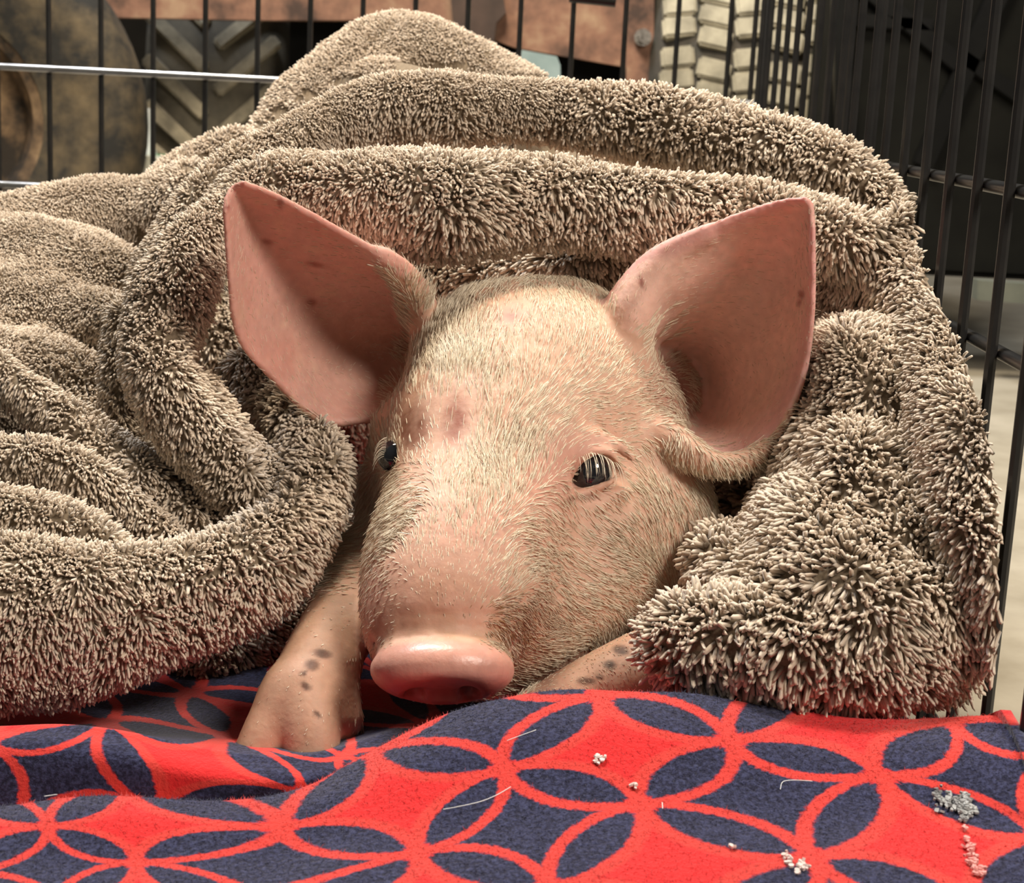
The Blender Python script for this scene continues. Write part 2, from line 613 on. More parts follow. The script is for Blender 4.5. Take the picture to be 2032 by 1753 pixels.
tipc = m.math('SUBTRACT', 1.0, soft(own, 0.615, 0.645))      # petals end before they meet
petal = m.math('MULTIPLY', petal, tipc)
diam = m.math('MULTIPLY', soft(dist, 0.735, 0.760), par)
navy = m.math('MAXIMUM', petal, diam)
grain = m.noise(700, 3, rough=0.7)
grain2 = m.noise(140, 4, rough=0.7)
redc = m.mix(m.math('ADD', m.math('MULTIPLY', grain, 0.8), m.math('MULTIPLY', grain2, 0.3), clamp=True), (0.44, 0.007, 0.010), (0.72, 0.035, 0.033))
bandm = m.math('MULTIPLY', m.math('SUBTRACT', 1.0, soft(m.math('ABSOLUTE', m.math('SUBTRACT', dist, 0.706)), 0.03, 0.075)), 1.0)
redc = m.mix(m.math('MULTIPLY', bandm, 0.55), redc, (0.56, 0.06, 0.042))
navc = m.mix(m.ramp(grain, [(0.4, (0, 0, 0)), (0.72, (1, 1, 1))]), (0.011, 0.011, 0.028), (0.050, 0.055, 0.12))
m.l(m.mix(navy, redc, navc), m.b.inputs['Base Color'])
m.set(Roughness=0.95)
m.b.inputs['Sheen Weight'].default_value = 0.18
m.b.inputs['Sheen Roughness'].default_value = 0.5
m.b.inputs['Specular IOR Level'].default_value = 0.1
m.bump(grain, 0.6, 0.0012)
MAT_FLEECE = m.m

# ------------------------------------------------------------------ setting
mb = MB(); mb.box((0, 2.0, -0.01), (3.5, 4.0, 0.01)); o = mb.build('floor', MAT_CONC); o['kind'] = 'structure'
mb = MB(); mb.box((0, 4.6, 1.2), (3.5, 0.05, 1.3)); o = mb.build('wall_back', MAT_DARKWALL); o['kind'] = 'structure'

# ------------------------------------------------------------------ wire crate
s_w = 0.038
yb = 1.135 / math.cos(PITCH)             # back panel
def on_plane_y(px, py, y):
    d = P(px, py, 1.0) - CAM
    return CAM + d * (y / d[1])
def on_plane_x(px, py, x):
    d = P(px, py, 1.0) - CAM
    return CAM + d * (x / d[0])
def on_floor(px, py, z=0.0):
    d = P(px, py, 1.0) - CAM
    return CAM + d * ((z - CAMZ) / d[2])
xc = on_plane_y(1498, 60, yb)[0]
crate = empty('wire_crate', (xc - 0.35, 0.6, 0.0))
tag(crate, 'black wire dog crate with thin upright bars around the piglet', 'crate')
ztop = 0.62
mb = MB(); mb.tube([(0, 0, 0.02), (0, 0, ztop)], 0.0019, 8)
wire0 = None
def vwire(x, y):
    global wire0
    if wire0 is None:
        wire0 = mb.build('upright_wire', MAT_WIRE); o = wire0
    else:
        o = wire0.copy(); link(o)
    o.parent = crate
    o.location = (x - crate.location.x, y - crate.location.y, 0)
vwire(xc, yb)
xb = on_plane_y(1449, 60, yb)[0]
for i in range(24): vwire(xb - i * 0.0366, yb)
for i in range(1, 29): vwire(xc, yb - i * 0.0375)
def hwire(a, b, r=0.0023, mat=None):
    q = MB(); q.tube([a, b], r, 14)
    keep_world(q.build('cross_wire', mat or MAT_WIRE), crate)
for py_ in (137, 370):
    z = on_plane_y(100, py_, yb)[2]
    hwire((xc - 0.88, yb - 0.004, z), (xc + 0.004, yb - 0.004, z), 0.0024, MAT_GLINT)
for (px_, py_) in ((2000, 379), (2008, 725)):
    z = on_plane_x(px_, py_, xc)[2]
    hwire((xc + 0.004, yb, z), (xc + 0.004, 0.10, z))
hwire((xc - 0.88, yb - 0.004, 0.03), (xc + 0.004, yb - 0.004, 0.03))
hwire((xc + 0.004, yb, 0.03), (xc + 0.004, 0.10, 0.03))
# heavier corner frame and the folded door panel outside the right side
q = MB(); q.tube([(xc + 0.006, yb - 0.003, 0.02), (xc + 0.006, yb - 0.003, ztop)], 0.0032, 10)
keep_world(q.build('corner_rod', MAT_WIRE), crate)
for i in (0, 2):
    q = MB(); x_, y_ = xc + 0.016, yb - 0.27 - i * 0.0375 * 1.02
    q.tube([(x_, y_, 0.05), (x_, y_, ztop)], 0.0017, 8)
    keep_world(q.build('door_wire', MAT_WIRE), crate)
# latch at the top
a = on_plane_y(1130, -8, yb - 0.012); b = on_plane_y(1222, 2, yb - 0.012)
q = MB(); q.tube([a, b], 0.0045, 10); keep_world(q.build('latch', MAT_WIRE), crate)
# plastic tray
q = MB()
q.box((xc - 0.35, 0.62, 0.006), (0.345, 0.54, 0.004))
q.box((xc - 0.008, 0.62, 0.016), (0.003, 0.54, 0.014))
q.box((xc - 0.35, yb - 0.012, 0.016), (0.345, 0.003, 0.014))
keep_world(q.build('tray', MAT_TRAY), crate)

# ------------------------------------------------------------------ things behind the crate
def tire(name, label, center, R, width, mat_base, mat_lug, lugs, rotz=0.0, rows=0, rim=None, tilt=0.0, profile=0.25):
    """wheel with its axle along local X"""
    root = empty(name, center)
    root.rotation_euler = (0, tilt, rotz)
    tag(root, label, 'tire', None)
    n = 64
    sec = []
    hw = width / 2
    for k in range(17):
        a = math.pi * k / 16
        x = -hw * math.cos(a)
        rr = R - R * profile * (1 - math.sin(a) ** 0.45)
        sec.append((x, rr))
    sec = [(-hw * 0.8, R * 0.52)] + sec + [(hw * 0.8, R * 0.52)]
    v = []; f = []
    for i in range(n):
        t = 2 * math.pi * i / n
        for x, rr in sec: v.append((x, rr * math.cos(t), rr * math.sin(t)))
    m_ = len(sec)
    for i in range(n):
        for k in range(m_ - 1):
            j = (i + 1) % n
            f.append((i * m_ + k, j * m_ + k, j * m_ + k + 1, i * m_ + k + 1))
    mb = MB(); mb.add(v, f); mb.build('casing', mat_base, root)
    def lug(x, t, hx, ht, hr, skew):
        c = np.array([x, (R) * math.cos(t), (R) * math.sin(t)])
        er = np.array([0, math.cos(t), math.sin(t)]); et = np.array([0, -math.sin(t), math.cos(t)]); ex = np.array([1.0, 0, 0])
        drop = R * profile * (1 - max(0.0, 1 - (x / hw) ** 2) ** 0.225)
        c = c - er * drop
        a = math.cos(skew) * ex + math.sin(skew) * et; b = -math.sin(skew) * ex + math.cos(skew) * et
        q = MB(); q.box(c, (hx, ht, hr), rot=np.stack([a, b, er], 1), bev=min(hx, ht, hr) * 0.3)
        q.build('tread_block', mat_lug, root)
    lugs(lug, R, hw)
    if rim:
        q = MB()
        v = []; f = []
        prof = [(hw * 0.8, R * 0.53), (hw * 0.7, R * 0.47), (hw * 0.25, R * 0.42), (hw * 0.15, R * 0.2), (hw * 0.4, R * 0.16), (hw * 0.4, 0.001)]
        prof = prof + []
        for i in range(40):
            t = 2 * math.pi * i / 40
            for x, rr in prof: v.append((x, rr * math.cos(t), rr * math.sin(t)))
        mm = len(prof)
        for i in range(40):
            for k in range(mm - 1):
                j = (i + 1) % 40
                f.append((i * mm + k, j * mm + k, j * mm + k + 1, i * mm + k + 1))
        q.add(v, f); q.build('wheel_rim', rim, root)
    return root

FRONT = math.pi            # tread angle that faces the camera (-Y)
def chevrons(lug, R, hw):
    for i in range(-5, 7):
        t = FRONT - i * 0.21
        for sgn in (-1, 1):
            lug(sgn * hw * 0.48, t + (0.10 if sgn > 0 else 0), hw * 0.55, R * 0.032, R * 0.035, -sgn * math.radians(42))
def blocks(lug, R, hw):
    for i in range(-9, 10):
        t = FRONT - i * 0.104
        for k in range(5):
            x = (k - 2) * hw * 0.36
            lug(x, t + (0.05 if k % 2 else 0) + 0.012 * ((i * 7 + k * 3) % 3), hw * 0.168, R * 0.042, R * 0.035, math.radians(10 if k % 2 else -8))
def ribs(lug, R, hw):
    for i in range(-6, 7):
        lug(0, FRONT - i * 0.16, hw * 0.8, R * 0.03, R * 0.03, 0.3)

def on_xy(px, y, z=0.2):
    q = on_plane_y(px, 200, y); return q[0]
R1 = 0.24
tire('tractor_tire', 'dark dusty tire with chevron tread behind the left crate bars', (on_xy(418, 1.84), 1.84 + R1, R1), R1, 0.165, MAT_RUBBER, noisy('dusty_lug', (0.17, 0.15, 0.11), (0.40, 0.35, 0.25), 30, 0.9, 0.3), chevrons, 0.0)
R2 = 0.25
tire('block_tread_tire', 'pale dusty tire with block tread right of the rusty frame', (on_xy(1478, 1.72), 1.70 + R2, R2), R2, 0.205, MAT_TANBASE, MAT_TAN, blocks, 0.0)
R3 = 0.20
tire('old_tire', 'mud-caked tire with rusty rim at the far left behind the bars', (on_xy(-160, 1.55), 1.60, R3), R3, 0.11, MAT_RUBBER2, MAT_RUBBER2, ribs, math.radians(-80), rim=noisy('muddy_rust', (0.02, 0.014, 0.009), (0.12, 0.075, 0.04), 25, 0.9, 0.4, lo=0.4, hi=0.66, c3=(0.26, 0.17, 0.09)))
# side strip of a second rim beside it
yF = 1.75
def quad_plate(name, pts, y, th, mat, parent=None, bev=0.004):
    """thick plate whose outline stands at distance y"""
    front = [on_plane_y(px, py, y) for px, py in pts]
    n = len(front)
    v = front + [p + np.array([0, th, 0]) for p in front]
    f = [tuple(range(n))[::-1], tuple(range(n, 2 * n))] + [(i, (i + 1) % n, (i + 1) % n + n, i + n) for i in range(n)]
    q = MB(); q.add(v, f)
    o = q.build(name, mat, None, smooth=False)
    if parent is not None: keep_world(o, parent)
    return o
c = on_plane_y(700, 30, yF)
fr = empty('rusty_frame', (c[0], c[1], 0)); tag(fr, 'rusty red-brown steel machine frame across the top behind the bars', 'frame')
quad_plate('beam', [(110, -260), (1300, -170), (1297, 137), (1240, 133), (1020, 94), (880, 40), (520, 40), (110, 32)], yF, 0.03, MAT_RUST, fr)
quad_plate('end_plate', [(1243, -150), (1300, -150), (1296, 178), (1243, 172)], yF - 0.012, 0.012, MAT_RUST, fr)
quad_plate('bracket', [(890, -60), (990, -60), (1004, 25), (985, 45), (980, 85), (900, 60)], yF - 0.02, 0.02, noisy('brown_grime', (0.03, 0.018, 0.012), (0.07, 0.04, 0.028), 20), fr)
c = on_plane_y(1276, 74, yF - 0.02)
q = MB(); q.tube([c + np.array([0, -0.008, 0]), c + np.array([0, 0.012, 0])], [0.006, 0.006], 6); q.tube([c + np.array([0, -0.001, 0]), c + np.array([0, 0.012, 0])], 0.009, 14)
keep_world(q.build('bolt', MAT_STEEL), fr)
for px_, py_ in ((1045, -20), (1165, -30)):
    c = on_plane_y(px_, py_, yF)
# mower deck standing in the dark between the tires
o = quad_plate('dark_machine_housing', [(575, -40), (1248, -40), (1248, 700), (575, 700)], yF + 0.05, 0.06, MAT_PANEL2)
tag(o, 'black machine housing under the rusty frame', 'machine')
# side post left: vertical muddy strip
o = quad_plate('muddy_bracket', [(120, 20), (185, 15), (190, 40), (165, 110), (110, 132), (104, 100), (130, 80)], yF - 0.10, 0.03, noisy('tan_grime', (0.10, 0.065, 0.03), (0.42, 0.27, 0.16), 18))
tag(o, 'tan muddy metal bracket hanging at the left end of the rusty frame', 'bracket')
# small bottle and box on the floor between the wheels
c = on_plane_y(281, 300, 1.74)
bt = empty('spray_bottle', (c[0], c[1], 0)); tag(bt, 'white and green bottle standing between the two left tires', 'bottle')
zt = on_plane_y(290, 215, c[1])[2]
q = MB(); hb = zt
q.tube([(0, 0, 0.0), (0, 0, hb * 0.7), (0, 0, hb * 0.85), (0, 0, hb)], [0.022, 0.022, 0.012, 0.010], 20); q.build('bottle_body', MAT_WHITE, bt)
q = MB(); q.tube([(0.014, -0.004, hb * 0.25), (0.014, -0.004, hb * 0.78)], [0.020, 0.016], 20); q.build('label_band', MAT_GREEN, bt)
yq = c[1] - 0.09
o = quad_plate('pale_box', [(245, 330), (262, 310), (330, 318), (340, 330), (336, 600), (235, 600)], yq, 0.06, MAT_BOX)
tag(o, 'small pale grey box in front of the white and green bottle', 'box')
o = quad_plate('blue_cloth', [(1030, 98), (1105, 112), (1112, 130), (1118, 640), (1030, 640)], yF - 0.16, 0.05, MAT_BLUE)  # small bluish cloth, built as a thick plate down to the floor
tag(o, 'small pale blue cloth just behind the blanket under the frame', 'jug')
# dark cabinet right
yC = 1.55
p1 = on_plane_y(1662, 0, yC)[0]; p2 = on_plane_y(2300, 0, yC)[0]
zb = on_plane_y(2000, 555, yC)[2]
cb = empty('dark_cabinet', ((p1 + p2) / 2, yC, max(zb, 0))); tag(cb, 'tall black plastic cabinet behind the right crate side', 'cabinet')
mb = MB(); mb.box(((p1 + p2) / 2, yC + 0.06, (zb + 0.9) / 2), ((p2 - p1) / 2, 0.06, (0.9 - zb) / 2), bev=0.006); keep_world(mb.build('cabinet_body', MAT_PANEL, None), cb)
quad_plate('cabinet_edge', [(1655, -120), (1692, -120), (1690, 560), (1660, 560)], yC - 0.015, 0.02, MAT_PANEL2, cb)
def strap(a, b, w):
    a = on_plane_y(*a, yC - 0.006); b = on_plane_y(*b, yC - 0.006)
    d = (b - a); L = np.linalg.norm(d); d /= L
    nrm = np.array([0, -1.0, 0]); s = np.cross(d, nrm)
    q = MB(); q.box((a + b) / 2, (L / 2, w, 0.004), rot=np.stack([d, s, nrm], 1), bev=0.001)
    keep_world(q.build('brace', MAT_PANEL2, None), cb)
strap((1700, -40), (1905, 130), 0.008); strap((2010, -80), (1830, 330), 0.010); strap((1905, 110), (2050, 210), 0.007); strap((1700, 40), (1850, 50), 0.006)
o = quad_plate('floor_rail', [(1940, 556), (2200, 575), (2200, 615), (1940, 596)], yC - 0.03, 0.02, noisy('grey_green_paint', (0.09, 0.10, 0.08), (0.14, 0.15, 0.12), 12))
tag(o, 'grey-green rail along the foot of the dark cabinet', 'rail')

# ------------------------------------------------------------------ fleece pad
LAT = [(1000, 1527, 0, 1), (1270, 1597, 0, 0), (1450, 1470, 1, 0), (1190, 1381, 1, 1), (1745, 1540, 1, -1), (1612, 1702, 0, -1),
       (1890, 1432, 2, -1), (1090, 1762, -1, 0), (830, 1692, -1, 1), (560, 1640, -1, 2), (735, 1490, 0, 2), (270, 1712, -2, 2),
       (95, 1640, -2, 3), (2060, 1660, 1, -2), (2100, 1490, 2, -2), (250, 1560, -1, 3), (500, 1800, -2, 1)]
def tps_fit(pts, vals):
    n = len(pts)
    d = np.sqrt(((pts[:, None] - pts[None]) ** 2).sum(-1)) + 1e-9
    K = d ** 2 * np.log(d)
    A = np.zeros((n + 3, n + 3)); A[:n, :n] = K + np.eye(n) * 1e-5; A[:n, n] = 1; A[:n, n + 1:] = pts; A[n, :n] = 1; A[n + 1:, :n] = pts.T
    return np.linalg.solve(A, np.vstack([vals, np.zeros((3, vals.shape[1]))]))
def tps_eval(co, pts, x):
    d = np.sqrt(((x[:, None] - pts[None]) ** 2).sum(-1)) + 1e-9
    return (d ** 2 * np.log(d)) @ co[:-3] + co[-3] + x @ co[-2:]

cols = np.array([-260, 0, 200, 440, 600, 720, 900, 1100, 1400, 1700, 1950, 2075], float)
crest = np.array([1625, 1597, 1574, 1586, 1556, 1494, 1414, 1376, 1390, 1424, 1416, 1410], float)
dcr = np.array([.462, .463, .466, .470, .478, .488, .500, .506, .508, .500, .491, .486])
rows = []
def row(yf, df): rows.append([P(cols[i], yf[i], df[i]) for i in range(len(cols))])
o_ = np.ones(len(cols))
row(2150 * o_, .375 * o_)
row(1950 * o_, .395 * o_)
row(1800 * o_, (.412) * o_)
row(crest * 0.45 + 1800 * 0.55, dcr * 0.5 + .412 * 0.5 - 0.004)
row(crest * 0.82 + 1800 * 0.18, dcr * 0.8 + .412 * 0.2 - 0.005)
row(crest + 6, dcr - 0.003)
row(crest, dcr + 0.002)
NCR = len(rows)
cr = np.array(rows[-1])
def hidden(dy, dz, zmin=None):
    p = cr + np.array([0, dy, 0]); p[:, 2] += dz
    if zmin is not None: p[:, 2] = zmin
    rows.append([q for q in p])
backB = np.array([1450, 1438, 1442, 1489, 1491, 1500, 1500, 1500, 1500, 1500, 1500, 1500], float)
hidden(0.010, -0.006)
hidden(0.018, -0.016)
# second low fold (left), plain floor of the nest to the right
def mixrow(left, lefd, z, y, blend):
    p = []
    for i in range(len(cols)):
        a = P(cols[i], left[i], lefd)
        b = cr[i] + np.array([0, y, 0]); b[2] = z
        w = blend[i]
        p.append(a * w + b * (1 - w))
    rows.append(p)
bl = np.array([1, 1, 1, 1, 1, .45, 0, 0, 0, 0, 0, 0.])
mixrow(backB + 55, 0.492, 0.040, 0.03, bl)
mixrow(backB + 12, 0.502, 0.038, 0.045, bl)
mixrow(backB, 0.507, 0.037, 0.055, bl)
mixrow(backB + 12, 0.515, 0.036, 0.065, bl)
hidden(0.085, 0, 0.026)
hidden(0.14, 0, 0.022)
hidden(0.30, 0, 0.022)
hidden(0.60, 0, 0.022)
rows = np.array(rows)
NU, NV = 260, 220
A = np.array([crom(rows[i], NU) for i in range(len(rows))])       # rows x NU x 3
g = np.array([crom(A[:, j], NV) for j in range(NU)])               # NU x NV x 3
g = g.reshape(-1, 3)
g[:, 2] += (vnoise(g, 0.05, 3)[:, 0] * 0.0016 + vnoise(g, 0.02, 4)[:, 0] * 0.0005)
g[:, 0] = np.minimum(g[:, 0], xc - 0.004)
# cloth coordinates: fitted on the front part, continued by walking over the cloth
gg = g.reshape(NU, NV, 3)
L = np.array(LAT, float)
co = tps_fit(L[:, :2] / 1000, L[:, 2:])
px_, py_, dd_ = proj(g)
uv = tps_eval(co, L[:, :2] / 1000, np.stack([px_, py_], 1) / 1000).reshape(NU, NV, 2)
kc = int((NCR - 1) / (len(rows) - 1) * (NV - 1))
LAT2 = np.array([(212, 1435, 0, 1), (312, 1610, 1, 1), (450, 1462, 0, 0), (590, 1572, 1, 0), (-25, 1478, 0, 2), (20, 1640, 1, 2), (680, 1500, 0, -1),
                 (790, 1575, 1, -1), (380, 1375, -1, 0), (150, 1360, -1, 1), (640, 1410, -1, -1), (930, 1540, 0, -2), (-250, 1480, 0, 3)], float)
co2 = tps_fit(LAT2[:, :2] / 1000, LAT2[:, 2:])
k2 = int((NCR + 1.0) / (len(rows) - 1) * (NV - 1))
uv2 = tps_eval(co2, LAT2[:, :2] / 1000, np.stack([px_, py_], 1) / 1000).reshape(NU, NV, 2)
uv[:, k2:] = uv2[:, k2:]
idx = np.arange(NU * NV).reshape(NU, NV)
fq = np.stack([idx[:-1, :-1], idx[1:, :-1], idx[1:, 1:], idx[:-1, 1:]], -1).reshape(-1, 4)
fleece = mesh_from('fleece_blanket', g, fq, MAT_FLEECE, None, True, None, uv.reshape(-1, 2))
tag(fleece, 'red fleece blanket printed with navy interlocking circles under the piglet', 'blanket')
md = fleece.modifiers.new('thick', 'SOLIDIFY'); md.thickness = 0.003; md.offset = -1

# fuzz of the fleece
gn = vert_normals(g, fq)
if gn[:, 2].mean() < 0: gn = -gn
frontq = (np.arange(NU * NV).reshape(NU, NV) * 0 + np.arange(NV)[None]).ravel()[fq].mean(1) < k2 - 2
fp, ff, fs, ft = scatter(g, fq, 30000, frontq * (py_[fq].mean(1) < 1780) * 1.0)
fn = qlerp(gn, fq, ff, fs, ft); fuv = qlerp(uv.reshape(-1, 2), fq, ff, fs, ft)
fdr = fn * 0.6 + rng.normal(size=fn.shape) * 0.6; fdr /= np.linalg.norm(fdr, axis=1, keepdims=True)
fz = strands('fuzz', fp, fdr, rng.normal(size=fn.shape) * 0.3, rng.uniform(0.0006, 0.0014, len(fp)), np.full(len(fp), 0.00010), np.zeros((len(fp), 2)), MAT_FLEECE, None, rings=1, prof=(1,))
a_ = fz.data.attributes.new('cloth', 'FLOAT_VECTOR', 'POINT')
cc = np.zeros((len(fp) * 4, 3), dtype=np.float32); cc[:, :2] = np.repeat(fuv, 4, axis=0); a_.data.foreach_set('vector', cc.ravel())
fz.parent = fleece
# bits of lint and dried food on it
gpx = np.stack([px_, py_], 1).reshape(NU, NV, 2)[:, :kc + 1].reshape(-1, 2); g3 = gg[:, :kc + 1].reshape(-1, 3)
def on_fleece(x, y, up=0.0):
    i = np.argsort(((gpx - (x, y)) ** 2).sum(1))[:3]
    w = 1 / (np.sqrt(((gpx[i] - (x, y)) ** 2).sum(1)) + 1); w /= w.sum()
    return (g3[i] * w[:, None]).sum(0) + np.array([0, 0, up])
def thread(name, pts, r, mat, label):
    q = MB(); q.tube(crom(np.array([on_fleece(x, y, 0.0014) for x, y in pts]), 14), r, 5)
    tag(q.build(name, mat), label, 'lint', 'lint threads on the fleece')
MAT_LINT = noisy('white_lint', (0.6, 0.6, 0.58), (0.8, 0.8, 0.78), 50, 0.9, 0)
thread('lint_thread', [(1012, 1572), (985, 1588), (950, 1600), (905, 1612), (880, 1616)], 0.00012, MAT_LINT, 'long pale lint thread below the snout on the fleece')
thread('lint_thread', [(1005, 1480), (1030, 1470), (1062, 1458)], 0.00010, MAT_LINT, 'short pale lint thread on the navy petal right of the snout')
thread('lint_thread', [(1548, 1575), (1552, 1560), (1575, 1557), (1610, 1560)], 0.00010, MAT_LINT, 'hooked lint thread on the navy diamond at right centre')
thread('lint_thread', [(85, 1574), (92, 1583), (115, 1582)], 0.00012, MAT_LINT, 'tiny lint curl at the left front fold')
thread('lint_thread', [(1313, 1602), (1316, 1614)], 0.00014, MAT_LINT, 'tiny upright lint bit at the centre star of the print')
def flakes(name, spots, mat, label, cat):
    q = MB()
    for (x, y, rr, n) in spots:
        for _ in range(n * 2):
            p = on_fleece(x + random.gauss(0, rr * 0.5), y + random.gauss(0, rr * 0.5), 0.0005 + random.uniform(0, .0006))
            k = random.randint(5, 7); r0 = random.uniform(0.0004, 0.0010)
            nz_ = np.array([random.gauss(0, .25), random.gauss(0, .25), 1.0]); nz_ /= np.linalg.norm(nz_)
            a = np.cross(nz_, [1, .2, 0]); a /= np.linalg.norm(a); b = np.cross(nz_, a)
            top = [p + nz_ * 0.0004 + (a * math.cos(6.283 * i / k) + b * math.sin(6.283 * i / k)) * r0 * random.uniform(.6, 1.1) for i in range(k)]
            bot = [t - nz_ * 0.0006 for t in top]
            q.add(top + bot, [tuple(range(k)), tuple(range(k, 2 * k))[::-1]] + [(i, i + k, (i + 1) % k + k, (i + 1) % k) for i in range(k)])
    o = q.build(name, mat, smooth=False); tag(o, label, cat, kind='stuff'); return o
flakes('dried_food_smear', [(1860, 1580, 10, 10), (1880, 1595, 16, 24), (1905, 1605, 18, 34), (1915, 1590, 12, 14), (1925, 1615, 12, 12), (1912, 1630, 6, 8)],
       noisy('dried_residue', (0.20, 0.20, 0.20), (0.34, 0.34, 0.33), 200, 0.4, 0.2), 'grey dried food smear on a navy petal at the lower right', 'crumbs')
flakes('pale_crumb_trail', [(1914, 1650, 3, 4), (1918, 1670, 4, 4), (1925, 1690, 9, 10), (1932, 1715, 12, 16), (1945, 1735, 10, 14)],
       noisy('pink_residue', (0.62, 0.20, 0.18), (0.75, 0.36, 0.32), 200, 0.6, 0.2), 'pale pink crumb trail on the red cloth at the lower right', 'crumbs')
flakes('white_crumbs', [(1186, 1510, 6, 3), (1192, 1510, 8, 3), (1258, 1565, 4, 4), (1564, 1706, 10, 8), (1590, 1725, 14, 12), (1456, 1686, 3, 2)],
       noisy('white_residue', (0.6, 0.45, 0.4), (0.75, 0.65, 0.6), 200, 0.7, 0.2), 'few whitish crumbs scattered over the middle of the red print', 'crumbs')

# ------------------------------------------------------------------ piglet
R_ = lambda rpx, d: rpx * d / F
HB = Field((-0.115, 0.46, 0.022), (0.125, 0.80, 0.30), 0.00125)
def chp(pts, k=0.006, op='add', n=None, fld=None):
    a = np.array([list(P(x, y, d)) + [R_(r, d)] for x, y, d, r in pts])
    if len(a) > 2: a = crom(a, n or (len(a) * 4))
    (fld or HB).chain(a[:, :3], a[:, 3], k, op)
# skull, cheeks, muzzle
chp([(1045, 815, .632, 250), (1010, 900, .622, 245)], 0.01)
chp([(975, 705, .648, 128), (1120, 690, .648, 128)], 0.016)
chp([(1000, 900, .610, 215), (960, 1010, .588, 195), (908, 1130, .563, 184), (880, 1215, .552, 164), (876, 1256, .552, 142)], 0.014)
chp([(1150, 930, .640, 235), (1225, 1030, .632, 185)], 0.016)
chp([(1225, 1040, .625, 168), (1135, 1150, .600, 150), (1040, 1235, .580, 122)], 0.014)
chp([(870, 1000, .640, 150), (860, 1150, .61, 130)], 0.014)
# neck and trunk under the blanket
chp([(1190, 830, .69, 240), (1250, 760, .76, 300), (1200, 700, .86, 330)], 0.02)
# brow bulges, cheekbone
chp([(1120, 870, .612, 80), (1230, 880, .615, 70)], 0.012)
chp([(800, 850, .628, 55)], 0.01)
chp([(1180, 1040, .600, 90), (1280, 1010, .62, 90)], 0.014)
chp([(775, 900, .642, 42), (765, 960, .640, 46), (765, 1030, .638, 50)], 0.008)
# snout disc
dirn = P(872, 1330, .54) - P(925, 1150, .57); dirn /= np.linalg.norm(dirn)
dc = P(878, 1330, .529)
e1 = right - dirn * (right @ dirn); e1 /= np.linalg.norm(e1); e2 = np.cross(dirn, e1)
axn = -upv * 0.93 - fwd * 0.30 + right * 0.0; axn /= np.linalg.norm(axn)
e1 = right + 0.06 * (-upv); e1 = e1 - axn * (e1 @ axn); e1 /= np.linalg.norm(e1); e2 = np.cross(axn, e1)
HB.ellipsoid(dc, (0.0238, 0.0168, 0.0112), (e1, e2, axn), k=0.006)
HB.ellipsoid(P(885, 1412, .516), (0.0150, 0.0090, 0.0085), (right, upv, fwd), k=0.005, op='sub')
# wrinkle behind the disc
ring = [dc - axn * 0.0105 + e1 * math.cos(t) * 0.0250 + e2 * math.sin(t) * 0.0205 for t in np.linspace(0, 2 * math.pi, 25)]
HB.chain(ring, [0.0006] * 25, 0.003, 'sub')
for yy in (1218, 1240, 1258):
    cr_ = []
    for xx in (790, 840, 890, 940, 985):
        dq = HB.depth(xx, yy + 0.0006 * (xx - 890) ** 2)
        if dq: cr_.append(P(xx, yy + 0.0006 * (xx - 890) ** 2, dq - 0.0002))
    if len(cr_) > 2: HB.chain(cr_, [0.0005] * len(cr_), 0.002, 'sub')
for sg in (-1, 1):      # nostrils on the disc face
    c = dc + axn * 0.0080 + e1 * sg * 0.0088 + e2 * 0.001
    HB.ellipsoid(c, (0.0030, 0.0046, 0.006), (e1, e2, axn), k=0.003, op='sub')
# chin under the muzzle
chp([(930, 1300, .575, 90), (1080, 1270, .60, 105)], 0.012)
# mouth crease
dm = [(1040, 1345), (1130, 1310), (1230, 1235), (1290, 1170)]
mouth = []
for x, y in dm:
    d = HB.depth(x - 25, y - 40)
    if d: mouth.append(P(x - 25, y - 40, d))
# forelegs
chp([(730, 1120, .62, 75), (690, 1210, .585, 75), (636, 1310, .562, 76), (585, 1390, .550, 66)], 0.010)
chp([(612, 1370, .548, 60), (618, 1450, .540, 58), (618, 1530, .536, 52)], 0.004)
chp([(575, 1375, .551, 56), (528, 1460, .543, 50), (488, 1545, .538, 44)], 0.0045)
chp([(650, 1340, .558, 60), (680, 1430, .552, 42)], 0.006)
chp([(1430, 1290, .585, 90), (1300, 1330, .572, 88), (1170, 1385, .560, 78), (1060, 1440, .555, 66)], 0.003)

# ears
def ear(rows_, th0=0.0022, th1=0.0011):
    r = np.array([[list(P(*q)) for q in rw] for rw in rows_])
    A = np.array([crom(rw, 150) for rw in r])
    S = np.array([crom(A[:, j], 170) for j in range(150)])     # 150 x 170 x 3
    t = np.linspace(0, 1, 150)[:, None] * np.ones((1, 170)); v = np.ones((150, 1)) * np.linspace(0, 1, 170)[None]
    edge = np.minimum(t, 1 - t) * 2
    th = (th0 * (1 - v) + th1 * v) + 0.0005 * edge
    return S.reshape(-1, 3), th.ravel()
EAR_R = [
    [(1205, 650, .628), (1245, 690, .622), (1285, 760, .668), (1315, 840, .645), (1335, 885, .602)],
    [(1215, 590, .622), (1265, 640, .612), (1325, 735, .674), (1370, 850, .650), (1395, 918, .598)],
    [(1290, 510, .610), (1310, 580, .612), (1385, 700, .660), (1440, 820, .646), (1475, 924, .600)],
    [(1380, 465, .600), (1400, 530, .612), (1455, 640, .636), (1510, 750, .628), (1548, 855, .597)],
    [(1475, 425, .592), (1490, 480, .606), (1525, 580, .620), (1565, 660, .612), (1594, 745, .594)],
    [(1555, 400, .584), (1565, 430, .594), (1585, 500, .600), (1600, 555, .594), (1612, 610, .585)],
    [(1598, 395, .576), (1603, 400, .577), (1608, 410, .578), (1611, 430, .578), (1613, 455, .576)],
]
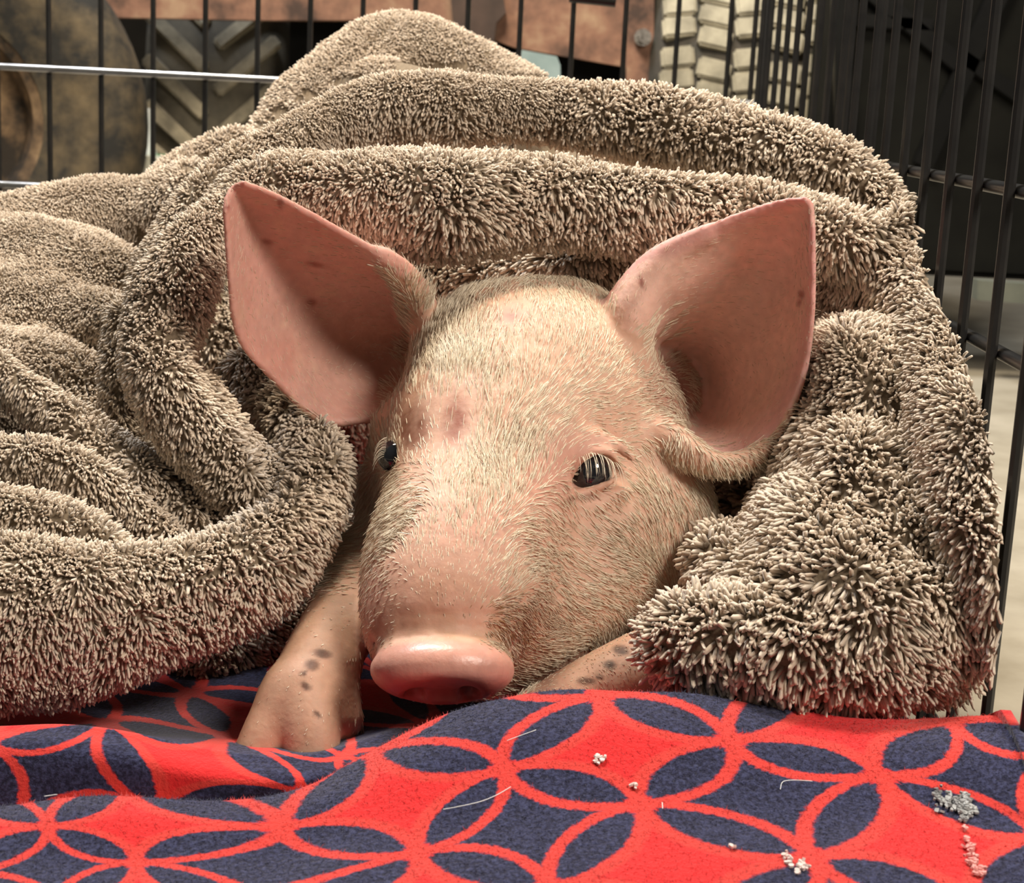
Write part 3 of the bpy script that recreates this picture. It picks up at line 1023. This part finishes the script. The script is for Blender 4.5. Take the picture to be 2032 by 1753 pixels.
EAR_L = [
    [(850, 640, .640), (825, 680, .655), (800, 730, .665), (785, 775, .655), (775, 810, .640)],
    [(845, 590, .628), (790, 650, .650), (760, 725, .662), (735, 785, .650), (722, 832, .632)],
    [(800, 528, .606), (765, 590, .632), (700, 680, .652), (660, 760, .642), (635, 832, .622)],
    [(720, 485, .594), (685, 530, .615), (620, 610, .632), (570, 690, .622), (545, 752, .606)],
    [(620, 428, .586), (595, 460, .600), (550, 520, .612), (510, 590, .605), (475, 668, .594)],
    [(540, 385, .578), (525, 405, .588), (500, 440, .596), (475, 490, .590), (456, 545, .580)],
    [(485, 364, .570), (475, 367, .572), (463, 375, .574), (452, 392, .572), (447, 420, .570)],
]
for E in (EAR_R, EAR_L):
    s_, th = ear(E)
    HB.sheet(s_, th, 0.004)
# thick front rim of the right ear, folded rim of the left
chp([(1245, 790, .632, 52), (1245, 700, .622, 50), (1250, 625, .616, 44), (1290, 545, .611, 30), (1340, 500, .606, 20), (1400, 465, .600, 11)], 0.005)
chp([(1325, 700, .645, 12), (1330, 760, .648, 26), (1345, 820, .648, 18)], 0.006, 'sub')
chp([(1325, 858, .604, 30), (1368, 893, .599, 26), (1425, 919, .598, 16), (1500, 905, .600, 9)], 0.009)
chp([(838, 640, .638, 34), (812, 570, .616, 26), (760, 512, .600, 14)], 0.006)

# eyes
def eye(px, py, rr, inset):
    d = HB.depth(px, py)
    c = P(px, py, d + inset)
    return c, d
ceR, dR = eye(1166, 940, 0, 0.0052)
HB.ellipsoid(P(1168, 940, dR), (0.0090, 0.0056, 0.0050), (right * 0.93 + upv * 0.36, upv * 0.93 - right * 0.36, fwd), k=0.004, op='sub')
def lid(pts, r, lift, k=0.002, pull=0.0):
    out = []
    for x, y in pts:
        out.append(P(x, y, dR + lift))
    a = crom(np.array(out), len(out) * 5)
    t = np.linspace(-1, 1, len(a))
    HB.chain(a, r * (1 - 0.45 * t ** 2), k)
for (pts, r, lift) in (
    ([(1118, 985), (1132, 945), (1150, 915), (1178, 897), (1210, 900), (1232, 925)], 0.0016, -0.0008),
    ([(1126, 988), (1150, 978), (1180, 970), (1210, 958), (1230, 940)], 0.0015, 0.0000),
    ([(1100, 1000), (1102, 960), (1115, 920), (1140, 885), (1180, 872), (1225, 884), (1255, 910)], 0.0030, 0.0016),
    ([(1110, 1012), (1150, 1012), (1195, 1000), (1235, 975)], 0.0026, 0.0014),
):
    out = []
    for x, y in pts:
        e = ((x - 1172) ** 2 + (y - 938) ** 2) / 60 ** 2
        out.append(P(x, y, dR + lift + 0.0022 * min(e, 1.6) * (1 if x > 1172 else 0.2)))
    a = crom(np.array(out), len(out) * 5); t = np.linspace(-1, 1, len(a))
    HB.chain(a, r * (1 - 0.45 * t ** 2), 0.004 if r > 0.002 else 0.002)
dL = HB.depth(782, 905)
ceL = P(786, 907, dL + 0.0040)
HB.ellipsoid(P(776, 907, dL - 0.001), (0.0022, 0.0040, 0.0040), (right, upv, fwd), k=0.002, op='sub')
pv, pq = HB.mesh()
pv = relax(pv, pq, 2, 0.5)
pn = vert_normals(pv, pq)
X, Y, D = proj(pv)
facing = -(pn * ((pv - CAM) / np.linalg.norm(pv - CAM, axis=1, keepdims=True))).sum(1)
# skin colours
base = np.array([0.62, 0.38, 0.27]); pink = np.array([0.60, 0.28, 0.22]); deep = np.array([0.45, 0.15, 0.12])
col = np.tile(base, (len(pv), 1))
def blob(cx, cy, rx, ry, ang=0.0, hard=2.0, dmin=0, dmax=9):
    a = math.radians(ang)
    u = (X - cx) * math.cos(a) + (Y - cy) * math.sin(a); w = -(X - cx) * math.sin(a) + (Y - cy) * math.cos(a)
    return np.exp(-((u / rx) ** 2 + (w / ry) ** 2) ** (hard / 2)) * (facing > -0.2) * (D > dmin) * (D < dmax)
def paint(m, c, s=1.0):
    global col
    m = np.clip(m * s, 0, 1)[:, None]
    col = col * (1 - m) + np.array(c) * m
nzc = vnoise(pv, 0.006, 11)[:, 0]; nzf = vnoise(pv, 0.0022, 12)[:, 0]; nzb = vnoise(pv, 0.018, 13)[:, 0]
earm = np.zeros(len(pv))
def inpoly_soft(E):
    s_, _ = ear(E)
    kd = None
    from mathutils.kdtree import KDTree
    sub = s_.reshape(150, 170, 3)[::6, ::6].reshape(-1, 3)
    kd = KDTree(len(sub))
    for i, p in enumerate(sub): kd.insert(p, i)
    kd.balance()
    lo = sub.min(0) - 0.004; hi = sub.max(0) + 0.004
    c = np.nonzero(((pv > lo) & (pv < hi)).all(1))[0]
    r = np.zeros(len(pv)); vv = np.zeros(len(pv)); uu = np.zeros(len(pv))
    nv = len(range(0, 170, 6))
    for i in c:
        _, j, dist = kd.find(pv[i])
        if dist < 0.0048:
            v_ = (j % nv) / (nv - 1)
            r[i] = min(1, v_ * 5.0 + 0.1); vv[i] = v_; uu[i] = (j // nv) / 24
    return r, vv, uu
eR, vR, uR = inpoly_soft(EAR_R); eL, vL, uL = inpoly_soft(EAR_L)
inner = np.clip(facing * 2 + 0.3, 0, 1)
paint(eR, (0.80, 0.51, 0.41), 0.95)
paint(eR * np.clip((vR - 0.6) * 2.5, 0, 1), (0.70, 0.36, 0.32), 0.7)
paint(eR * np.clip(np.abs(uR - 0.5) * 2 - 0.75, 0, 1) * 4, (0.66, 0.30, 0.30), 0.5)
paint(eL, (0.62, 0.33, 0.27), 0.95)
paint(eL * np.clip((Y - 560) / 120, 0, 1) * np.clip(1.1 - uL, 0, 1), (0.44, 0.27, 0.19), 0.8)  # lower left ear: brownish hair tone and the head's shadow painted in
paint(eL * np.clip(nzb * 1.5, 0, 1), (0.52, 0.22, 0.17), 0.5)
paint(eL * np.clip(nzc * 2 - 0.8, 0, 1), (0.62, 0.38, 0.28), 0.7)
paint(blob(903, 836, 26, 48, 10, 3.5) * (0.85 + 0.5 * nzf), (0.27, 0.085, 0.045), 0.95)
paint(blob(815, 848, 38, 48, 0, 3.5) * (0.85 + 0.5 * nzf), (0.20, 0.075, 0.04), 0.95)
paint(blob(1010, 628, 24, 14) * (0.75 + 0.6 * nzf), (0.30, 0.14, 0.11), 0.9)
paint(blob(1085, 960, 70, 90, 20), pink, 0.5)
paint(blob(1150, 900, 80, 50, -20), pink, 0.5)
paint(blob(960, 1050, 120, 60), pink, 0.35)
paint(blob(880, 1180, 160, 80), (0.56, 0.30, 0.21), 0.75)
paint(blob(930, 1210, 130, 60) * np.clip(0.5 + nzc, 0, 1), (0.42, 0.22, 0.12), 0.6)
paint(blob(1010, 1260, 120, 70) * np.clip(0.4 + nzc * 1.2, 0, 1), (0.36, 0.19, 0.08), 0.7)
paint(blob(750, 1290, 40, 90) * np.clip(0.4 + nzc, 0, 1), (0.36, 0.20, 0.10), 0.6)
# snout disc: smooth wet pink
q_ = pv - dc
ax_ = q_ @ axn; rad_ = np.sqrt(((q_ @ e1) / 0.0262) ** 2 + ((q_ @ e2) / 0.0205) ** 2)
disc = np.clip((ax_ + 0.0078) / 0.002, 0, 1) * (rad_ < 1.15) * (np.abs(ax_) < 0.02)
paint(disc, (0.58, 0.30, 0.235), 0.95)
face_d = np.clip((ax_ - 0.003) / 0.004, 0, 1) * (rad_ < 1.1) * (np.abs(ax_) < 0.02)
paint(face_d, (0.40, 0.09, 0.07), 0.85)  # down-turned disc face painted dark red to carry its shadow
# legs: brown scabs; left skin darkened, its shade put into the colour
legL = (X < 705) & (Y > 1180) & (D < 0.66); legR = (X > 1050) & (Y > 1352 - (X - 1040) * 0.50) & (D < .60)
paint(legL * 1.0, (0.44, 0.26, 0.17), 0.9)
paint(legR * np.clip((X - 1040) / 60, 0, 1), (0.66, 0.36, 0.30), 0.0)
for (x, y, rx, ry, an) in ((640, 1298, 17, 8, 10), (619, 1320, 13, 10, 0), (602, 1337, 5, 5, 0), (606, 1362, 11, 6, 40), (629, 1417, 8, 4, 50),
                           (1232, 1291, 15, 8, 10), (1211, 1320, 11, 8, 0), (1163, 1352, 17, 6, 0), (1190, 1345, 6, 4, 0)):
    paint(blob(x, y, rx * 1.15, ry * 1.25, an, 5), (0.07, 0.025, 0.008), 1.0)
for (x, y, rx, ry, an) in ((556, 404, 5, 12, 0), (625, 525, 20, 6, 10), (452, 413, 5, 6, 0), (619, 600, 10, 7, 0), (1273, 560, 6, 14, -15), (1590, 585, 8, 9, 0), (1586, 602, 5, 5, 0), (530, 480, 12, 5, 10)):
    paint(blob(x, y, rx, ry, an, 3), (0.22, 0.035, 0.025), 0.8)
for (x, y, rx, ry, an) in ((745, 1035, 6, 20, -20), (752, 1055, 5, 8, 0), (1165, 987, 30, 6, -5), (1130, 995, 8, 10, 30)):
    paint(blob(x, y, rx, ry, an, 3), (0.14, 0.06, 0.03), 0.75)
paint(blob(780, 945, 7, 22, 5, 3), (0.12, 0.05, 0.03), 0.8)
# ear canals: brownish hair and the shade of the hollow painted into the skin
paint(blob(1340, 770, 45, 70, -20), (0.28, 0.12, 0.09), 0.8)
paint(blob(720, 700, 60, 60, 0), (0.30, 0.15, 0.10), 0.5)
col = np.clip(col * (1 + 0.10 * nzf[:, None] + 0.07 * nzb[:, None]), 0, 1)
cols4 = np.hstack([col, np.clip(disc, 0, 1)[:, None]])

groot = P(880, 1400, 0.60)
pig = empty('piglet', (groot[0], groot[1] + 0.05, 0.03))
tag(pig, 'pink piglet with pale bristles peeking out from under the taupe blanket', 'piglet')
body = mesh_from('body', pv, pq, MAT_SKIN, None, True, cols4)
keep_world(body, pig)
def ball(name, c, r, mat):
    import bmesh
    bm = bmesh.new(); bmesh.ops.create_uvsphere(bm, u_segments=32, v_segments=20, radius=r)
    me = bpy.data.meshes.new(name); bm.to_mesh(me); bm.free()
    me.polygons.foreach_set('use_smooth', np.ones(len(me.polygons), dtype=bool)); me.materials.append(mat)
    o = bpy.data.objects.new(name, me); link(o); o.location = c; keep_world(o, pig); return o
ball('eye', P(1170, 938, dR + 0.0080), 0.0084, MAT_EYE)
ball('eye', P(784, 907, dL + 0.0060), 0.0064, MAT_EYE)

# coat
sel = (facing[pq].mean(1) > -0.25)
xq, yq = X[pq].mean(1), Y[pq].mean(1)
isear = np.maximum(eR, eL)[pq].mean(1); isdisc = disc[pq].mean(1)
isleg = (legL | legR)[pq].mean(1)
wgt = sel * (1 - isdisc) * np.where(isear > 0.5, 0.16, 1.0) * np.where(isleg > 0.5, 0.35, 1.0)
snz = np.where(xq > 960, 1.0, np.clip((1330 - yq) / 250, 0.25, 1.0)); wgt = wgt * np.where(isear > 0.3, 1, snz)
wgt = wgt * (yq < 1500) * (D[pq].mean(1) < 0.72)
dens = idw(xq, yq, [(900, 700, 1.3), (1000, 900, 1.3), (950, 1100, .5), (880, 1200, .35), (1050, 1230, 1.6), (1000, 1285, 1.8), (1200, 1100, .8), (1300, 950, .7), (1172, 938, .25), (1090, 960, .35), (820, 850, .10), (800, 830, .15), (905, 820, .08), (905, 850, .08), (1010, 628, .15), (780, 900, .5), (760, 1000, .9), (1110, 580, .8)], 3, 25)[:, 0]
bare = np.clip(blob(905, 835, 26, 48, 10) + blob(815, 850, 36, 46) + blob(1010, 628, 24, 15), 0, 1)[pq].mean(1)
wgt = wgt * np.where(isear > 0.3, 1, dens) * (1 - 0.92 * bare)
NH = 62000
hp, hf, hs, ht = scatter(pv, pq, NH, wgt)
hn = qlerp(pn, pq, hf, hs, ht); hn /= np.linalg.norm(hn, axis=1, keepdims=True)
hx, hy, hd = proj(hp)
FL = [(900, 1250, -.1, -1), (880, 1100, 0, -1), (1000, 1150, .5, -.6), (950, 950, .0, -1), (900, 800, -.1, -1), (1000, 700, 0, -1), (1100, 600, .1, -1), (850, 700, -.5, -.8),
      (790, 850, -.6, -.7), (770, 1000, -.7, .5), (1060, 900, .35, -.9), (1120, 860, .7, -.6), (1200, 850, 1, -.15), (1290, 820, 1, -.3), (1250, 700, .7, -.6), (1200, 620, .2, -1),
      (1150, 990, .6, .5), (1220, 1010, .7, .5), (1100, 1080, .9, .2), (1200, 1120, .9, .25), (1300, 1000, .3, .8), (1370, 1050, .2, .9), (1330, 920, .2, 1), (1050, 1220, .8, .5), (980, 1280, .6, .8),
      (1120, 1280, .9, .1), (740, 1200, -.8, .4), (740, 1330, -.6, .8), (1400, 880, .5, .8), (1480, 600, 1, -.3), (1560, 800, .9, .3), (1350, 880, -.3, 1), (600, 600, -.8, -.5), (700, 700, -.6, .3), (620, 1350, -.4, .9), (1200, 1300, .3, .8), (845, 620, -.1, -1)]
fl = idw(hx, hy, FL, 3.5, 25)
fl += vnoise(hp, 0.007, 21, 2) * 0.16 + rng.normal(size=fl.shape) * 0.09
fd = fl[:, :1] * right - fl[:, 1:] * upv
fd = fd - hn * (fd * hn).sum(1, keepdims=True); fd /= np.linalg.norm(fd, axis=1, keepdims=True) + 1e-6
lift = rng.uniform(0.10, 0.34, (NH, 1))
hdir = fd * (1 - lift * 0.4) + hn * lift; hdir /= np.linalg.norm(hdir, axis=1, keepdims=True)
ie = qlerp(np.maximum(eR, eL), pq, hf, hs, ht).ravel() if False else np.maximum(eR, eL)[pq[hf, 0]]
hl = idw(hx, hy, [(900, 750, 7.0), (1000, 950, 6.0), (880, 1150, 1.6), (880, 1260, 1.2), (1050, 1240, 3.6), (1200, 1100, 4.0), (1300, 950, 3.8), (1172, 938, 2.5), (820, 850, 3.0), (760, 980, 5.0), (1100, 590, 3.5), (1000, 620, 5.0)], 3, 25)[:, 0] / 1000
hl = np.where(ie > 0.3, 0.0024, hl) * rng.uniform(0.8, 1.6, NH)
hl = np.where(legL[pq[hf, 0]] | legR[pq[hf, 0]], 0.0018, hl)
hr = np.where(ie > 0.3, 0.00009, 0.00018) * rng.uniform(0.7, 1.2, NH)
dirty = np.clip(blob(1020, 1265, 110, 70)[pq[hf, 0]] + blob(930, 1200, 120, 40)[pq[hf, 0]] * 0.7 + blob(745, 1320, 40, 90)[pq[hf, 0]] * .8, 0, 1) * rng.uniform(0, 1, NH)
bend = fd * 0.12 - hn * rng.uniform(0.02, 0.16, (NH, 1)) + rng.normal(size=fd.shape) * 0.05
coat = strands('coat', hp - hn * 0.0003, hdir, bend, hl, hr, np.stack([rng.uniform(size=NH), dirty], 1), MAT_HAIR, None, rings=2, prof=(1.0, 0.7))
keep_world(coat, pig); coat['label'] = 'pale cream bristles'
# eyelashes
lp = []; ld = []; lb = []; ll = []
for x in np.linspace(1146, 1222, 26):
    t = (x - 1146) / 76
    y = 912 - 18 * math.sin(math.pi * min(1, t * 0.9 + 0.15)) + 6 * t
    p = P(x, y, dR - 0.0012 + 0.002 * t); lp.append(p)
    ld.append(-upv * 0.35 - fwd * 0.8 + right * (0.25 + 0.25 * t) + np.array([random.gauss(0, .1) for _ in range(3)]))
    lb.append(-upv * 0.75 + fwd * 0.25 - right * 0.15); ll.append(0.0085 + random.uniform(-.001, .0012))
for y in np.linspace(868, 905, 12):
    p = P(768 - (y - 868) * 0.1, y, dL + 0.001); lp.append(p)
    ld.append(-right * 0.9 - fwd * 0.2 + np.array([random.gauss(0, .08) for _ in range(3)])); lb.append(-upv * 0.8 + right * 0.3); ll.append(0.007)
ld = np.array(ld); ld /= np.linalg.norm(ld, axis=1, keepdims=True)
ls = strands('eyelashes', np.array(lp), ld, np.array(lb), np.array(ll), np.full(len(lp), 0.00011), np.stack([np.ones(len(lp)), np.zeros(len(lp))], 1), MAT_HAIR, None, rings=5, prof=(1, 1, .9, .8, .6))
keep_world(ls, pig)

# ------------------------------------------------------------------ plush blanket
BL = Field((-0.34, 0.44, 0.016), (xc - 0.004, 1.02, 0.345), 0.0026)
def roll(pts, k=0.004): chp(pts, k, fld=BL, n=len(pts) * 3)
# inner bulk added behind the piglet's head so no light leaks under the hood
roll([(300, 800, .80, 230), (700, 620, .88, 330), (1100, 560, .90, 330), (1500, 620, .82, 260), (1750, 800, .70, 150)], 0.01)
roll([(100, 1000, .70, 200), (300, 950, .74, 200)], 0.01)
# far hill
roll([(560, 330, .86, 90), (655, 225, .88, 105), (790, 148, .90, 118), (900, 170, .90, 105), (1050, 250, .88, 105), (1200, 300, .86, 100)], 0.006)
roll([(760, 200, .86, 90), (1000, 260, .84, 80)], 0.008)
# hood outer rolls
roll([(300, 640, .66, 50), (345, 520, .67, 55), (415, 410, .68, 60), (520, 320, .69, 60), (680, 246, .71, 56), (860, 214, .715, 58), (1050, 220, .715, 58), (1250, 244, .705, 60), (1430, 285, .685, 64), (1580, 330, .67, 66), (1700, 390, .655, 62), (1770, 450, .64, 60)], 0.003)
roll([(420, 470, .645, 60), (520, 395, .65, 70), (660, 395, .642, 86), (820, 410, .635, 102), (960, 410, .635, 98), (1120, 408, .64, 84), (1300, 418, .64, 74), (1480, 440, .638, 68), (1620, 474, .630, 70), (1700, 500, .625, 60)], 0.003)
roll([(840, 580, .72, 80), (1000, 560, .69, 66), (1130, 530, .665, 62), (1300, 500, .67, 55), (1400, 560, .68, 90), (1540, 560, .67, 110)], 0.003)
# right outer drape
roll([(1720, 480, .64, 60), (1790, 470, .63, 52)], 0.004)
roll([(1690, 590, .645, 85), (1790, 590, .62, 80), (1860, 640, .60, 80)], 0.004)
roll([(1840, 480, .64, 55), (1870, 560, .62, 70), (1880, 680, .585, 95), (1925, 830, .545, 112), (1970, 970, .52, 112), (2010, 1100, .505, 100), (2025, 1230, .50, 80), (2000, 1290, .50, 50)], 0.006)
# folded inner fold on the right
roll([(1640, 740, .64, 80), (1700, 735, .61, 100), (1760, 810, .585, 115), (1810, 910, .57, 100), (1830, 1010, .56, 70)], 0.004)
roll([(1585, 915, .625, 66), (1645, 905, .595, 84), (1720, 940, .560, 95), (1760, 1030, .545, 100), (1790, 1110, .53, 85)], 0.006)
roll([(1590, 1030, .595, 85), (1625, 1090, .56, 128), (1660, 1180, .535, 140)], 0.010)
roll([(1440, 1120, .59, 65), (1480, 1170, .57, 85), (1580, 1220, .54, 120), (1720, 1250, .52, 120), (1840, 1240, .515, 100)], 0.008)
roll([(1310, 1290, .54, 42), (1360, 1280, .54, 78), (1450, 1285, .53, 92), (1580, 1300, .52, 92), (1720, 1305, .512, 85), (1810, 1300, .512, 75)], 0.006)
roll([(1870, 1290, .52, 80), (1930, 1260, .515, 80)], 0.006)
# bulk added behind the head to close gaps and darken the nest
roll([(1480, 900, .70, 130), (1500, 1050, .67, 130), (1480, 1150, .65, 110)], 0.005)
roll([(560, 1000, .72, 120), (600, 1130, .70, 120), (560, 1260, .68, 110), (400, 1300, .64, 90)], 0.005)
# left loop
roll([(470, 430, .64, 55), (400, 490, .63, 72), (345, 590, .62, 78), (325, 690, .615, 72), (362, 790, .61, 80), (420, 880, .605, 74), (490, 960, .60, 66), (520, 1020, .60, 50)], 0.003)
roll([(255, 640, .645, 38), (240, 740, .64, 36), (240, 860, .635, 38), (300, 950, .63, 45)], 0.003)
roll([(500, 745, .66, 50), (560, 800, .645, 54), (608, 870, .625, 60), (625, 945, .605, 62), (600, 1030, .585, 72), (520, 1110, .575, 92), (400, 1180, .565, 112), (240, 1225, .555, 135), (60, 1240, .55, 150), (-150, 1240, .55, 155)], 0.003)
# left folds running into the corner of the loop
roll([(-100, 700, .65, 50), (30, 770, .635, 50), (140, 850, .625, 50), (250, 930, .615, 52), (350, 1010, .605, 52), (430, 1080, .60, 50)], 0.003)
roll([(-100, 880, .61, 50), (20, 910, .605, 50), (130, 940, .60, 50), (240, 1010, .595, 50), (340, 1090, .588, 46)], 0.003)
roll([(-100, 1010, .58, 50), (20, 1030, .58, 52), (130, 1050, .578, 50), (240, 1100, .572, 44)], 0.003)
# slope at the left and lumps behind
for q_ in ([(-200, 560, .77, 110), (60, 545, .76, 100), (290, 560, .73, 60)], [(-200, 660, .73, 110), (60, 640, .725, 100), (270, 660, .70, 60)],
           [(-200, 750, .70, 90), (60, 730, .69, 80), (230, 770, .675, 50)], [(60, 800, .68, 70), (190, 850, .66, 50)]):
    roll(q_, 0.016)
roll([(-60, 500, .78, 80), (60, 480, .79, 90), (180, 460, .80, 95), (300, 450, .80, 80), (400, 420, .79, 95)], 0.005)
roll([(340, 385, .82, 45), (410, 345, .84, 50), (480, 320, .84, 60)], 0.005)
# carve the open mouth of the loop
chp([(400, 690, .60, 34), (432, 750, .60, 44), (478, 820, .60, 38), (520, 900, .595, 30), (550, 970, .59, 24)], 0.004, 'sub', fld=BL)
chp([(408, 712, .58, 26), (405, 716, .64, 30), (405, 720, .72, 30)], 0.004, 'sub', fld=BL)
chp([(560, 298, .672, 20), (700, 280, .670, 32), (860, 270, .670, 42), (1100, 280, .670, 44), (1350, 314, .663, 42), (1560, 350, .65, 40), (1690, 402, .64, 42), (1735, 435, .635, 26)], 0.006, 'sub', fld=BL)
# soft unevenness of the cloth
gx, gy, gz = np.meshgrid(*BL.ax, indexing='ij')
near = np.abs(BL.f) < 0.02
pp = np.stack([gx[near], gy[near], gz[near]], 1)
BL.f[near] += (vnoise(pp, 0.028, 31)[:, 0] * 0.0022 + vnoise(pp, 0.012, 32)[:, 0] * 0.0008 + vnoise(pp, 0.06, 33)[:, 0] * 0.004).astype(np.float32)
# leave room for the piglet's head, ears and legs
px3 = pp
inside = ((px3 > HB.lo) & (px3 < HB.lo + HB.h * (HB.n - 2))).all(1)
hv = HB.sample(px3[inside])
vals = BL.f[near]; sub = vals[inside]; vals[inside] = np.maximum(sub, 0.0052 - hv); BL.f[near] = vals
bv, bq = BL.mesh()
bv = relax(bv, bq, 2, 0.5)
bn = vert_normals(bv, bq)
blanket = mesh_from('plush_blanket', bv, bq, MAT_GROUND, None, True)
tag(blanket, 'thick taupe plush blanket draped like a hood over the piglet', 'blanket')
# pile
bx, by, bd = proj(bv)
bfac = -(bn * ((bv - CAM) / np.linalg.norm(bv - CAM, axis=1, keepdims=True))).sum(1)
zb_ = np.full((60, 70), 9.0)
ix = np.clip((bx / 30).astype(int), 0, 69); iy = np.clip((by / 30).astype(int), 0, 59)
np.minimum.at(zb_, (iy, ix), bd)
inv = (bx > -60) & (bx < W + 60) & (by > -40) & (by < H)
vis = inv & (bfac > -0.35) & (bd < zb_[iy, ix] + 0.10)
bw = vis[bq].mean(1)
bdq = bd[bq].mean(1)
bxq, byq = bx[bq].mean(1), by[bq].mean(1)
SZ = [(1650, 1150, 1.7), (1500, 1300, 1.75), (1350, 1280, 1.5), (1700, 900, 1.35), (1720, 720, 1.05), (1850, 1300, 1.3), (1880, 700, 1.0), (1700, 500, 1.1), (880, 430, 1.15), (1100, 420, 1.1), (1400, 420, 1.1), (1300, 230, 1.0), (800, 230, .85), (600, 400, .9),
      (800, 90, .42), (1000, 120, .42), (650, 200, .45), (350, 600, .95), (500, 900, 1.0), (620, 950, 1.1), (400, 1150, 1.1), (150, 1200, 1.0), (150, 1000, .9), (100, 800, .8), (100, 600, .5), (200, 420, .42), (60, 480, .45)]
szf = idw(bxq, byq, SZ, 3, 60)[:, 0]
bw = bw * (0.56 / np.clip(bdq, .5, .9)) ** 1.2 / szf ** 1.5
NT_ = 122000
tp, tf, ts_, tt_ = scatter(bv, bq, NT_, bw)
tn = qlerp(bn, bq, tf, ts_, tt_); tn /= np.linalg.norm(tn, axis=1, keepdims=True)
sz = szf[tf] * np.clip(bdq[tf] / 0.56, 0.9, 1.4)
e = 0.0015
def pot(p): return vnoise(p, 0.028, 41)[:, 0] + 0.3 * vnoise(p, 0.010, 42)[:, 0]
gp = np.stack([(pot(tp + e * np.eye(3)[i]) - pot(tp - e * np.eye(3)[i])) / (2 * e) for i in range(3)], 1) * 0.006
gp += np.array([0.12, -0.15, -0.40])
gp += rng.normal(size=gp.shape) * 0.16
gp -= tn * (gp * tn).sum(1, keepdims=True)
tdir = tn * 0.85 + gp * 1.15; tdir /= np.linalg.norm(tdir, axis=1, keepdims=True)
tb = rng.normal(size=tdir.shape) * 0.14 + gp * 0.25 + np.array([0, 0, -0.10])
tl = sz * rng.uniform(0.75, 1.2, NT_) * 0.0039
tr = sz * rng.uniform(0.8, 1.25, NT_) * 0.00058
hit = np.zeros(NT_, bool)
for tt in (0.0, 0.5, 1.0):
    q_ = tp + tdir * (tl * tt)[:, None] + tb * (tl * tt * tt)[:, None]
    ins_ = ((q_ > HB.lo) & (q_ < HB.lo + HB.h * (HB.n - 2))).all(1)
    hit[ins_] |= HB.sample(q_[ins_]) < 0.0006
kp = ~hit
tp, tn, tdir, tb, tl, tr = tp[kp], tn[kp], tdir[kp], tb[kp], tl[kp], tr[kp]; NT_ = int(kp.sum())
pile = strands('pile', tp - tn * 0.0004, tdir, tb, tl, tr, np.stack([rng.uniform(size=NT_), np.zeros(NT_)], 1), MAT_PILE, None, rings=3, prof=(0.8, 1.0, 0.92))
pile.parent = blanket

print('tris', len(bq) * 2, len(pq) * 2, NT_ * 15, NH * 15, flush=True)
